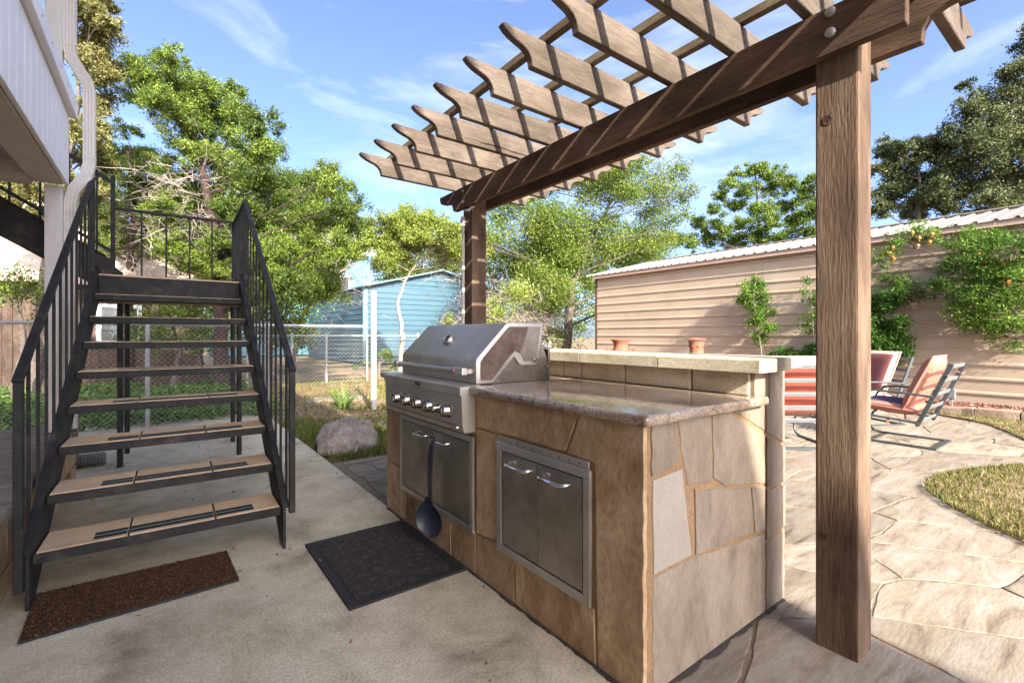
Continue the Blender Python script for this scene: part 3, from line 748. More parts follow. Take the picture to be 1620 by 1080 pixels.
TREE_LEA=([(4.14,16.47,6.37,0.38),(4.53,16.39,6.79,0.28),(3.86,16.98,6.13,0.47),(5.17,16.27,5.54,0.33),(4.27,16.58,5.47,0.43),(4.95,16.39,4.78,0.35),(3.6,15.84,4.8,0.4),(5.09,15.49,3.91,0.29),(4.26,16.94,4.13,0.39),(4.66,16.13,3.53,0.3),(3.81,17.2,3.58,0.43),(4.04,15.66,2.71,0.32)],[(3.51,16.73,0.57),(3.76,16.54,1.83),(4.43,16.04,2.98),(5.1,15.54,3.6),(5.77,15.04,4.12)])
TREE_ELM=([(11.88,14.14,6.97,0.64),(10.43,15.34,4.6,0.56),(9.74,14.5,4.57,0.43),(11.38,12.39,6.9,0.43),(10.77,11.8,2.56,0.42),(11.03,14.26,3.95,0.71),(12.64,12.28,5.21,0.7),(11.61,14.21,6.98,0.48),(10.93,13.17,2.72,0.46),(13.37,12.93,3.93,0.56),(12.03,11.95,6.95,0.42),(11.2,14.69,3.69,0.58),(11.69,14.02,4.24,0.58),(10.97,13.31,2.86,0.61),(10.9,13.85,4.2,0.58),(14.88,11.45,3.34,0.52),(11.15,12.29,3.0,0.44),(12.33,12.84,7.4,0.62),(14.54,12.19,4.36,0.71),(10.74,12.88,3.37,0.57),(13.43,13.02,5.08,0.7),(15.3,11.15,4.89,0.63),(10.4,15.45,3.57,0.65),(10.72,13.18,5.17,0.6),(8.86,13.6,4.57,0.44),(14.55,12.17,7.11,0.52),(12.31,13.87,2.5,0.47),(11.87,12.76,4.3,0.67),(13.04,10.48,2.38,0.47),(11.14,12.31,5.22,0.64),(10.7,14.39,6.32,0.5),(11.73,12.25,3.98,0.48),(12.49,14.32,4.48,0.75),(13.57,12.06,4.58,0.61),(12.55,11.27,6.92,0.64),(14.26,11.81,2.45,0.67),(11.37,12.79,5.11,0.44),(14.07,13.06,7.68,0.48),(11.42,14.95,7.02,0.56),(11.53,13.29,7.43,0.67),(13.26,12.51,6.84,0.51),(11.82,13.8,5.57,0.48),(12.76,13.53,4.91,0.47),(10.9,15.61,5.93,0.54),(12.92,10.31,6.15,0.39),(14.46,10.49,4.37,0.45),(15.49,10.68,7.4,0.38),(15.06,9.81,6.2,0.32),(15.07,10.94,5.87,0.48),(13.01,10.48,7.05,0.44),(14.24,12.72,7.76,0.61),(15.75,10.18,7.36,0.21),(14.31,9.62,5.26,0.31),(14.68,11.52,6.79,0.58),(14.41,10.33,6.44,0.41),(14.98,9.43,6.32,0.18)],[(12.09,12.81,-0.45),(12.18,12.74,1.44),(12.28,12.67,3.09),(12.75,12.32,4.5),(13.31,11.89,5.92),(13.88,11.47,6.86)])
TREE_PIN=([(24.64,11.9,9.78,0.43),(25.87,13.37,10.1,0.39),(24.89,11.39,9.46,0.42),(27.14,11.58,9.8,0.41),(23.11,12.59,8.87,0.35),(24.3,12.22,8.75,0.46),(27.25,12.46,9.35,0.5),(25.96,10.86,8.88,0.36),(24.23,13.56,8.72,0.31),(24.45,12.8,8.08,0.4),(25.51,11.99,7.91,0.5),(26.56,11.34,8.1,0.44),(22.85,13.13,7.72,0.33),(23.86,14.45,7.47,0.42),(22.86,12.79,6.84,0.48),(24.27,12.21,6.93,0.46),(24.74,11.16,6.9,0.48),(26.33,10.77,7.12,0.43),(23.11,13.63,6.27,0.5),(25.44,13.5,6.47,0.56),(25.18,12.0,6.26,0.53),(25.51,10.89,6.21,0.49),(21.96,14.01,5.96,0.39),(23.06,15.57,6.58,0.42)],[(25.63,12.05,2.88),(25.63,12.05,5.58),(25.5,12.15,7.94),(25.36,12.25,10.03)])
TREE_PI2=([(26.34,10.18,8.94,0.39),(26.01,10.2,8.24,0.38),(25.87,9.71,7.47,0.44),(26.96,10.72,7.53,0.37),(25.51,9.66,6.32,0.47),(27.33,9.53,8.32,0.58),(28.77,9.45,7.55,0.67),(26.12,9.39,8.85,0.37),(28.49,8.8,8.35,0.52)],[(27.07,9.73,2.82),(27.01,9.76,5.4),(26.81,9.92,7.67),(26.68,10.02,9.12)])
TREE_OK2=([(21.32,4.19,7.61,0.43),(21.33,3.87,6.93,0.56),(20.82,4.59,7.51,0.44),(19.45,4.77,7.35,0.33),(20.47,5.38,7.79,0.31),(20.49,5.38,7.01,0.36),(20.82,4.76,6.68,0.53),(20.18,4.12,5.97,0.5),(19.99,5.07,5.95,0.43),(21.08,3.83,5.85,0.51),(19.05,5.17,5.39,0.29),(21.59,4.85,5.73,0.45)],[(20.63,4.55,2.28),(20.67,4.52,4.0),(20.72,4.48,5.73),(20.63,4.55,7.24)])
TREE_OK3=([(21.8,2.31,9.64,0.56),(21.78,2.59,8.94,0.57),(23.26,2.39,8.68,0.68),(21.11,2.86,8.04,0.52),(20.66,3.3,8.49,0.36),(20.72,3.45,7.74,0.53),(20.08,2.92,7.01,0.58),(21.65,2.57,7.27,0.65),(21.16,3.23,6.34,0.62),(22.46,2.67,6.45,0.67),(19.98,2.77,5.22,0.46),(21.36,2.26,5.53,0.55),(21.2,1.85,6.74,0.57),(21.44,3.47,9.51,0.21),(23.16,1.89,9.49,0.75),(21.66,1.39,7.46,0.76),(24.72,1.44,6.36,0.86),(23.64,2.21,11.29,0.43)],[(21.77,2.45,2.21),(21.77,2.45,4.23),(21.69,2.51,6.25),(21.77,2.45,8.28),(21.94,2.32,9.69)])
TREE_POM=([(10.09,1.2,2.62,0.21),(10.14,1.48,2.67,0.2),(10.15,1.08,2.23,0.24),(10.0,1.32,2.15,0.23),(9.96,1.52,2.27,0.15),(10.06,1.13,1.76,0.24),(10.04,1.39,1.68,0.21),(10.19,1.05,1.34,0.21),(10.15,1.27,1.3,0.19),(10.13,1.69,2.6,0.13),(10.12,1.99,2.85,0.12),(10.15,2.24,2.95,0.11),(10.0,2.45,2.79,0.11),(10.08,2.65,2.63,0.1),(10.01,2.72,2.47,0.09),(10.21,1.85,2.33,0.1),(9.98,1.96,2.01,0.13),(10.19,2.24,1.95,0.16),(9.98,2.45,2.03,0.13),(10.15,1.69,1.8,0.14),(10.05,1.53,1.44,0.15),(10.07,1.75,1.6,0.11),(10.2,2.7,2.2,0.11),(9.97,0.87,1.92,0.23),(9.98,0.87,2.46,0.2)],[(10.1,0.72,0.13),(10.1,0.75,0.75),(10.1,0.85,1.47),(10.1,1.06,2.13)])
TREE_SHR=([(10.01,2.63,1.75,0.22),(10.14,2.71,1.31,0.24),(10.14,2.57,1.0,0.2),(10.18,2.72,0.75,0.22),(9.99,2.45,1.41,0.13),(10.0,2.85,1.09,0.25),(9.97,2.94,1.54,0.22),(10.0,2.37,0.88,0.11)],[(10.08,2.69,0.43),(10.08,2.68,0.87),(10.08,2.66,1.53)])
TREE_VIN=([(10.02,4.97,2.14,0.13),(10.14,4.83,2.25,0.09),(10.13,4.96,1.9,0.16),(10.19,4.79,1.7,0.13),(10.05,4.86,1.49,0.12),(10.05,4.6,1.33,0.1),(10.15,4.83,1.13,0.11),(10.13,4.89,2.38,0.07),(10.06,5.06,1.99,0.11),(10.14,4.73,2.0,0.08)],[(10.02,4.67,0.28),(10.02,4.71,0.8),(10.02,4.77,1.33),(10.02,4.88,2.0),(10.02,4.8,2.66)])
TREE_VI2=([(10.17,3.9,2.26,0.07),(10.02,3.87,2.03,0.07),(10.14,3.83,1.94,0.1),(10.05,3.94,1.48,0.07),(10.18,3.88,1.39,0.1),(10.02,3.71,1.56,0.1),(10.16,3.65,1.81,0.12)],[(10.05,3.72,0.35),(10.05,3.72,0.84),(10.05,3.77,1.57),(10.05,3.81,2.18)])
TREE_LOW=([(10.05,4.23,0.82,0.15),(10.08,4.01,0.76,0.17),(10.06,3.83,0.89,0.15),(10.07,4.12,0.63,0.15),(10.06,4.48,0.75,0.1),(10.12,3.64,0.84,0.19)],[(10.08,4.04,0.17),(10.08,4.04,0.45),(10.08,4.02,0.7)])
# ------------------------------------------------------------------ house with balcony (left and above)
house = thing("house", "white-trimmed house with a raised balcony, post and downspout above the stairs", "house", (-3.0, 0, 0))
MB().box(-3.3, -3.1, -12, 4.6, 0.46, 5.7).build("wall", M_siding, house)
MB().prism([(0.03, 5.60), (0.03, 5.42), (-3.7, 6.32), (-3.7, 6.5)], 'y', -14.5, 5.25).build("roof", M_shingle, house)
rb = random.Random(3)
yb_ = -4.0
while yb_ < 4.94:
    MB().box(-0.592, -0.570, yb_ + 0.0015, min(yb_ + 0.1525, 4.95) - 0.0015, 2.352, 2.888).build("board", M_white, house, bevel=0.003)
    yb_ += 0.1525
MB().box(-0.600, -0.593, -4.0, 4.945, 2.36, 2.88).build("board_backing", M_white, house)
MB().box(-0.775, -0.602, -4.0, 4.935, 2.346, 2.60).build("balcony_beam", M_soffit, house, bevel=0.004)
MB().box(-3.0, -0.776, 4.80, 4.945, 2.315, 2.46).build("cross_beam", M_soffit, house, bevel=0.004)
MB().box(-3.0, -0.602, 4.90, 4.948, 2.47, 2.888).build("end_band", M_white, house, bevel=0.004)
for k in range(9):
    MB().box(-3.05, -0.78, 4.3 - k * 0.41, 4.345 - k * 0.41, 2.46, 2.65).build("joist", M_deckw, house)
for k in range(15):
    MB().box(-3.05 + k * 0.152, -3.05 + k * 0.152 + 0.146, -4, 4.88, 2.652, 2.69).build("deck_board", M_deckw, house)
cap = MB().prism([(-0.61, 2.90), (-0.525, 2.89), (-0.520, 3.005), (-0.61, 3.02)], 'y', -4.0, 5.0).build("rail_cap", M_white, house, bevel=0.003)
for k in range(14):
    MB().lathe([(0.007, 0), (0.006, 0.003), (0.002, 0.004)], 8, (-0.5215, 4.8 - k * 0.3, 2.95), (1, 0, 0.04)).build("rivet", M_galv, cap)
MB().box(-0.708, -0.606, 4.952, 5.05, 0.46, 2.345).build("post", M_whiteW, house, bevel=0.004)
MB().box(-0.705, -0.609, 4.955, 5.047, 2.89, 5.55).build("post", M_whiteW, house, bevel=0.004)
def swept_spout(path, w, d, yc):
    """fluted rectangular pipe along a path in the x-z plane"""
    sec = []
    nfl = 4
    for i in range(nfl * 2 + 1):                      # near face with flutes
        sec.append((-w / 2 + w * i / (nfl * 2), -d / 2 + (0.004 if i % 2 else 0)))
    sec += [(w / 2, d / 2), (-w / 2, d / 2)]
    mb = MB(); n = len(sec); vs = []; fs = []
    for i, (x, z) in enumerate(path):
        a = Vector(path[max(i - 1, 0)]); b = Vector(path[min(i + 1, len(path) - 1)])
        t = (b - a).normalized(); s = Vector((-t.y, t.x))
        if s.x < 0: s = -s
        kx = 1.0
        if 0 < i < len(path) - 1:
            t1 = (Vector(path[i]) - a).normalized(); kx = 1 / max(0.5, abs(t1.dot(t)))
        for (u, v) in sec: vs.append((x + s.x * u * kx, yc + v, z + s.y * u * kx))
    for i in range(len(path) - 1):
        for j in range(n): fs.append((i * n + j, i * n + (j + 1) % n, (i + 1) * n + (j + 1) % n, (i + 1) * n + j))
    return mb.add(vs, fs)
DY = 5.02
sp = swept_spout([(-0.572, 5.4), (-0.572, 3.42), (-0.555, 3.36), (-0.472, 3.21), (-0.458, 3.15), (-0.458, 2.56), (-0.478, 2.46), (-0.548, 2.34), (-0.566, 2.24), (-0.566, 0.47)], 0.076, 0.058, DY).build("downspout", M_gutter, house)
for z in (3.46, 2.60, 1.86):
    x = -0.572 if z > 3 else (-0.458 if z > 2.5 else -0.566)
    MB().box(x - 0.040, x + 0.040, DY - 0.031, DY + 0.031, z, z + 0.02).build("pipe_sleeve", M_gutter, sp, bevel=0.002)

plat = tag(MB().box(-5.5, -0.60, -4, 5.34, -0.05, 0.405).build("stone_platform", M_mortar), "raised stone platform with flagstone top left of the stairs", kind='structure')
rp_ = random.Random(8)
y0 = 1.5
for zz0, zz1 in ((-0.02, 0.12), (0.13, 0.40)):
    y = 1.5
    while y < 5.30:
        l = rp_.uniform(0.3, 0.7); y1 = min(y + l, 5.34)
        stone_piece("stone", [(y + 0.006, zz0 + 0.004), (y1 - 0.006, zz0 + 0.004), (y1 - 0.006, zz1 - 0.004), (y + 0.006, zz1 - 0.004)], 'x', -0.61, -0.572, M_stoneF, plat, rp_, amp=0.007)
        y = y1
for (ya, yb2, xa) in ((1.2, 2.4, -1.5), (2.41, 3.35, -1.3), (3.36, 4.3, -1.6), (4.31, 5.38, -1.35)):
    stone_piece("flagstone", [(xa, ya), (-0.53, ya), (-0.54, yb2), (xa, yb2)], 'z', 0.405, 0.455, M_flag, plat, rp_, amp=0.015, edge=0.012)
    stone_piece("flagstone", [(-3.2, ya + 0.01), (xa - 0.012, ya + 0.01), (xa - 0.012, yb2 - 0.01), (-3.2, yb2 - 0.01)], 'z', 0.405, 0.453, M_flag, plat, rp_, amp=0.015, edge=0.012)
dr = thing("drain_pipe", "short ribbed drain outlet on the ground behind the left stair stringer", "drain", (-0.47, 5.75, 0))
MB().lathe([(0.05, 0)] + [(0.052 + 0.009 * (k % 2), 0.01 + k * 0.012) for k in range(16)] + [(0.05, 0.21)], 18, (-0.62, 5.75, 0.062), (1, 0, 0)).build("ribbed_pipe", M_plastic, dr, smooth=True)
MB().box(-0.66, -0.60, 5.68, 5.82, 0.0, 0.13).build("collar", M_plastic, dr, bevel=0.01)

# ------------------------------------------------------------------ steel staircase
st = thing("staircase", "black steel outdoor staircase with tiled treads and a railed landing", "staircase", (0.045, 2.93, 0), math.radians(-1.2))
NT, RISE, GO = 8, 0.185, 0.272
def sb(mb, name, mat, parent=st, **k): return mb.build(name, mat, parent, world=False, **k)
for s in (-1, 1):
    x0, x1 = (0.503, 0.518) if s > 0 else (-0.518, -0.503)
    sg = sb(MB().prism([(-0.045, 0.0), (0.03, 0.0), (2.30, 1.545), (2.30, 1.80), (2.2, 1.756), (-0.045, 0.228)], 'x', x0, x1), "stringer", M_black, bevel=0.002)
    sb(MB().bar((0.519 * s, -0.045, 0.232), (0.519 * s, 2.2, 1.760), 0.034, 0.007), "flange", M_black, sg)
    sb(MB().bar((0.519 * s, 0.04, 0.015), (0.519 * s, 2.28, 1.538), 0.034, 0.007), "flange", M_black, sg)
for i in range(NT):
    y, z = GO * i, 0.225 + RISE * i
    td = sb(MB().box(-0.502, 0.502, y, y + 0.012, z - 0.045, z).box(-0.502, 0.502, y + 0.012, y + 0.285, z - 0.045, z - 0.012).box(-0.502, 0.502, y + 0.285, y + 0.297, z - 0.045, z), "tread", M_black, bevel=0.003)
    xs = [-0.498, -0.163 + rb.uniform(-0.02, 0.02), 0.185 + rb.uniform(-0.02, 0.02), 0.498]
    for k in range(3):
        sb(MB().box(xs[k] + 0.004, xs[k + 1] - 0.004, y + 0.014, y + 0.283, z - 0.012, z + 0.004), "tile", M_tile, td, bevel=0.002)
        a, b = max(xs[k] + 0.006, -0.305), min(xs[k + 1] - 0.006, 0.37)
        mb = MB(); ys = y + 0.040
        for (q0, q1) in ((0, 0.044), (0.044, 0.050), (0.050, 0.094)):
            mb.add([(a, ys + q0, z + 0.0055), (b, ys + q0, z + 0.0055), (b, ys + q1, z + 0.0055), (a, ys + q1, z + 0.0055)], [(0, 1, 2, 3)])
        gp = sb(mb, "grip_strip", [M_grip, M_glow], td)
        gp.data.polygons[1].material_index = 1
LZ, LY = 1.705, GO * NT
sb(MB().box(-0.502, 0.502, LY, LY + 0.012, LZ - 0.185, LZ - 0.012).box(-0.55, 0.55, LY + 1.08, LY + 1.092, LZ - 0.185, LZ).box(0.538, 0.55, LY + 0.1, LY + 1.08, LZ - 0.185, LZ).box(-0.55, -0.538, LY + 0.1, LY + 1.08, LZ - 0.185, LZ), "landing_frame", M_black, bevel=0.003)
sb(MB().box(-0.537, 0.537, LY + 0.013, LY + 1.079, LZ - 0.03, LZ), "landing_floor", M_tile)
sb(MB().box(-0.50, 0.50, LY - 0.02, LY + 0.05, LZ - 0.235, LZ - 0.19), "support_board", M_tile, bevel=0.003)
for (x, y) in ((-0.40, 2.62), (-0.39, 3.22), (0.535, 3.2), (0.53, 2.5)):
    sb(MB().tube([(x, y, 0), (x, y, LZ - 0.19)], 0.023, 12), "leg", M_black, smooth=True)
RX = 0.548
slope = RISE / GO
def rail_z(y): return 1.015 + (2.47 - 1.015) / 2.2 * (y + 0.05)
for s in (-1, 1):
    RX = 0.536 if s < 0 else 0.548
    sb(MB().box(RX * s - 0.016, RX * s + 0.016, -0.066, -0.034, 0.09 if s < 0 else 0.2, 1.01), "newel_post", M_black, bevel=0.003)
    sb(MB().box(RX * s - 0.015, RX * s + 0.015, 2.133, 2.163, 1.66, 2.455), "newel_post", M_black, bevel=0.003)
    sb(MB().bar((RX * s, -0.072, rail_z(-0.072)), (RX * s, 2.17, rail_z(2.17)), 0.036, 0.022), "handrail", M_black, bevel=0.004)
    for k in range(11):
        y = 0.115 + k * 0.183
        sb(MB().box(RX * s - 0.0065, RX * s + 0.0065, y - 0.0065, y + 0.0065, 0.17 + slope * y, rail_z(y) - 0.01), "baluster", M_black)
sb(MB().bar((RX, 2.16, 2.46), (RX, 3.262, 2.46), 0.04, 0.026), "landing_rail", M_black, bevel=0.003)
sb(MB().bar((RX, 2.17, 1.81), (RX, 3.262, 1.81), 0.028, 0.02), "bottom_rail", M_black, bevel=0.003)
for k in range(6):
    y = 2.33 + k * 0.155
    sb(MB().box(RX - 0.008, RX + 0.008, y - 0.008, y + 0.008, 1.81, 2.455), "baluster", M_black)
sb(MB().bar((-0.50, 3.245, 2.475), (0.53, 3.245, 2.475), 0.036, 0.026), "landing_rail", M_black, bevel=0.003)
sb(MB().bar((-0.50, 3.245, 1.80), (0.53, 3.245, 1.80), 0.026, 0.022), "bottom_rail", M_black, bevel=0.003)
for k in range(4):
    x = -0.275 + k * 0.205
    sb(MB().box(x - 0.008, x + 0.008, 3.237, 3.253, 1.80, 2.47), "baluster", M_black)
sb(MB().box(0.53, 0.566, 3.227, 3.263, 1.71, 2.462), "newel_post", M_black, bevel=0.003)
sb(MB().box(-0.52, -0.484, 3.227, 3.263, 1.71, 2.80), "newel_post", M_black, bevel=0.003)
# upper flight turning left under the balcony
for (y, nm) in ((2.21, 0), (3.2, 1)):
    sg = sb(MB().prism([(-0.42, 1.55), (-0.42, 1.83), (-2.3, 3.03), (-2.3, 2.74)], 'y', y, y + 0.014), "stringer", M_black, bevel=0.002)
    sb(MB().bar((-0.46, y + 0.007, 1.86), (-2.3, y + 0.007, 3.035), 0.05, 0.008), "flange", M_black, sg)
for k in range(6):
    x, z = -0.60 - k * 0.28, 1.705 + 0.18 * (k + 1)
    sb(MB().box(x - 0.27, x, 2.226, 3.198, z - 0.045, z), "tread", M_black, bevel=0.003)
sb(MB().bar((-0.5, 3.21, 2.03), (-2.3, 3.21, 3.20), 0.03, 0.03), "bottom_rail", M_black)
sb(MB().bar((-0.5, 3.21, 2.72), (-2.3, 3.21, 3.9), 0.04, 0.03), "handrail", M_black)
for k in range(8):
    x = -0.62 - k * 0.2
    sb(MB().box(x - 0.008, x + 0.008, 3.202, 3.218, 1.9 - (x + 0.5) * 0.64, 2.72 - (x + 0.5) * 0.655), "baluster", M_black)

# ------------------------------------------------------------------ mats on the walkway
mt = thing("rubber_mat", "black ribbed rubber mat lying in front of the grill", "mat", (0.95, 2.45, 0))
mx0, mx1, my0, my1 = 0.655, 1.245, 2.055, 2.845
MB().prism([(mx0, my0), (mx1, my0), (mx1, my1), (mx0, my1)], 'z', 0.002, 0.007).build("base", M_rubber, mt)
mb = MB()
for (a, b, c, d) in ((mx0, mx1, my0, my0 + 0.045), (mx0, mx1, my1 - 0.045, my1), (mx0, mx0 + 0.045, my0 + 0.045, my1 - 0.045), (mx1 - 0.045, mx1, my0 + 0.045, my1 - 0.045)):
    mb.box(a, b, c, d, 0.0072, 0.0125)
mb.build("border", M_rubber, mt, bevel=0.002)
mb = MB(); k = 0
while my0 + 0.05 + k * 0.0105 < my1 - 0.052:
    y = my0 + 0.05 + k * 0.0105
    mb.box(mx0 + 0.048, mx1 - 0.048, y, y + 0.0052, 0.0072, 0.0118); k += 1
mb.build("ribs", M_rib, mt)["kind"] = "stuff"
cm = thing("coir_mat", "brown coir doormat at the foot of the stairs", "mat", (-0.075, 2.82, 0))
r_ = random.Random(4)
ring = rough_edge([(-0.445, 2.602), (0.305, 2.628), (0.29, 3.015), (-0.46, 3.035)], 0.02, 0.002, r_)
MB().prism(ring, 'z', 0.002, 0.013).build("backing", M_rubber, cm)
nr = np.random.default_rng(9); N_ = 40000
P = np.c_[nr.uniform(-0.455, 0.30, N_), nr.uniform(2.605, 3.03, N_), nr.uniform(0.0125, 0.017, N_)]
keep = [in_poly(p[0], p[1], [(-0.443, 2.606), (0.302, 2.632), (0.287, 3.011), (-0.457, 3.031)]) for p in P]
L_coir = leaf_material("coir_fibre", [(0.0, '#24150c'), (0.5, '#4a301e'), (0.85, '#6f4d33'), (1.0, '#8f6c4b')], trans=0.0, rough=0.9)
leaf_mesh("fibres", P[keep], np.full(sum(keep), 0.011), nr, L_coir, cm, up=0.9, aspect=0.3)["kind"] = "stuff"

# ------------------------------------------------------------------ outdoor kitchen counter
ct = thing("kitchen_counter", "stone-clad outdoor kitchen counter with granite top and raised limestone ledge", "counter", (1.75, 2.05, 0))
FX, EY = 1.262, 0.970
MB().box(FX + 0.005, 2.005, EY + 0.005, 3.145, 0, 0.905).build("core", M_mortar, ct)
MB().box(2.006, 2.275, EY + 0.006, 3.145, 0, 1.044).build("bar_wall", M_mortar, ct)
FS = {
 'a': [(1.985, 0.900), (1.272, 0.900), (1.345, 0.748), (1.985, 0.742)],
 'b': [(1.262, 0.900), (0.972, 0.900), (0.972, 0.0), (1.172, 0.0), (1.185, 0.741), (1.334, 0.746)],
 'c': [(1.985, 0.730), (1.792, 0.730), (1.794, 0.235), (1.985, 0.214)],
 'd': [(1.985, 0.203), (1.806, 0.224), (1.673, 0.200), (1.673, 0.0), (1.985, 0.0)],
 'e': [(1.664, 0.199), (1.190, 0.200), (1.182, 0.0), (1.664, 0.0)],
 'f': [(3.150, 0.898), (2.900, 0.898), (2.905, 0.335), (3.150, 0.334)],
 'g': [(3.150, 0.323), (2.900, 0.318), (2.829, 0.200), (2.829, 0.0), (3.150, 0.0)],
 'h': [(2.812, 0.205), (2.244, 0.205), (2.244, 0.0), (2.812, 0.0)],
 'i': [(2.232, 0.205), (1.995, 0.205), (1.995, 0.0), (2.232, 0.0)]}
rk = random.Random(12)
for k, p in FS.items():
    stone_piece("stone", p, 'x', FX + 0.02, FX + rk.uniform(-0.001, 0.003), M_stoneF, ct, rk, step=0.05, amp=0.003, edge=0.0035)
ES = {
 '1': [(1.307, 0.900), (1.441, 0.900), (1.459, 0.752), (1.307, 0.731)],
 '2': [(1.455, 0.900), (1.666, 0.900), (1.681, 0.645), (1.515, 0.660), (1.489, 0.756)],
 '3': [(1.681, 0.900), (1.796, 0.895), (2.094, 0.766), (2.100, 0.560), (1.771, 0.609), (1.688, 0.656)],
 '4': [(1.825, 0.900), (2.094, 0.900), (2.094, 0.787)],
 '6': [(1.556, 0.638), (1.790, 0.594), (1.965, 0.567), (1.993, 0.373), (1.567, 0.399)],
 '7': [(1.980, 0.563), (2.100, 0.545), (2.100, 0.360), (2.008, 0.365)],
 '8': [(1.316, 0.385), (1.556, 0.387), (2.007, 0.348), (2.098, 0.342), (2.098, 0.0), (1.316, 0.0)],
 'p0': [(2.006, 1.040), (2.128, 1.040), (2.128, 0.912), (2.006, 0.912)],
 'p1': [(2.137, 1.038), (2.286, 1.038), (2.286, 0.709), (2.110, 0.775), (2.110, 0.905), (2.137, 0.905)],
 'p2': [(2.112, 0.758), (2.286, 0.690), (2.286, 0.531), (2.112, 0.541)],
 'p3': [(2.112, 0.528), (2.286, 0.517), (2.286, 0.330), (2.112, 0.310)],
 'p4': [(2.112, 0.293), (2.286, 0.312), (2.286, 0.0), (2.112, 0.0)]}
for k, p in ES.items():
    stone_piece("stone", p, 'y', EY + 0.02, EY + rk.uniform(-0.002, 0.002), M_stoneE, ct, rk, step=0.035, amp=0.0045, edge=0.0035)
stone_piece("stone", [(1.312, 0.713), (1.481, 0.725), (1.542, 0.403), (1.316, 0.401)], 'y', EY + 0.02, EY, M_stoneW, ct, rk, step=0.06, amp=0.003, edge=0.0035)["label"] = "plain white stone in the counter end"
# back of the bar and the low back panel behind the granite
for (a, b) in ((EY + 0.02, 1.255), (1.263, 1.648), (1.656, 1.975), (1.983, 2.125), (2.133, 2.6), (2.608, 3.14)):
    stone_piece("stone", [(a, 0.945), (b, 0.945), (b, 1.043), (a, 1.043)], 'x', 2.004, 1.990 + rk.uniform(-0.002, 0.002), M_cap, ct, rk, step=0.15, amp=0.002)
for k in range(4):
    a = EY + 0.02 + k * 0.54
    stone_piece("stone", [(a + 0.006, 0.0), (a + 0.535, 0.0), (a + 0.535, 1.04), (a + 0.006, 1.04)], 'x', 2.27, 2.29, M_stoneE, ct, rk, step=0.09, amp=0.004)
# granite: L shape with bullnose edges, open at the grill
def granite_piece(x0, x1, y0, y1, z0=0.905, z1=0.943):
    return MB().box(x0, x1, y0, y1, z0, z1).build("granite_top", M_granite, ct, bevel=0.016, seg=4, smooth=True)
granite_piece(1.228, 2.056, 0.932, 2.030)
granite_piece(1.228, 1.985, 2.985, 3.190)
MB().box(1.82, 1.988, 2.034, 2.981, 0.905, 0.942).build("granite_top", M_granite, ct, bevel=0.003)
for (a, b, x1) in ((0.915, 1.393, 2.225), (1.399, 1.927, 2.23), (1.933, 2.5, 2.222), (2.506, 3.2, 2.23)):
    stone_piece("ledge_slab", [(1.925, a), (x1, a), (x1, b), (1.925, b)], 'z', 1.046, 1.102, M_cap, ct, rk, step=0.16, amp=0.004, edge=0.008)
for (a, b) in ((0.955, 1.7), (1.706, 2.45), (2.456, 3.2)):
    stone_piece("ledge_slab", [(2.237, a), (2.425, a), (2.425, b), (2.237, b)], 'z', 1.05, 1.098, M_cap, ct, rk, step=0.16, amp=0.004, edge=0.006)

# grime packed into the joint between counter and paving
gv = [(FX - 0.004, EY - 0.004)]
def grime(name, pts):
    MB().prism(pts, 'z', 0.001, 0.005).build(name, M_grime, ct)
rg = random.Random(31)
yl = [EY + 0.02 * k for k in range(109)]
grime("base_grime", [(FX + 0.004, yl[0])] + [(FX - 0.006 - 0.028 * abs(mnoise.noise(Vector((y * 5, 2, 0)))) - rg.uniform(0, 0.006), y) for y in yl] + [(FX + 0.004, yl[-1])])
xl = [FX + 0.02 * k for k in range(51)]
grime("base_grime", [(xl[0], EY + 0.004)] + [(x, EY - 0.006 - 0.03 * abs(mnoise.noise(Vector((x * 5, 7, 0)))) - rg.uniform(0, 0.006)) for x in xl] + [(xl[-1], EY + 0.004)])

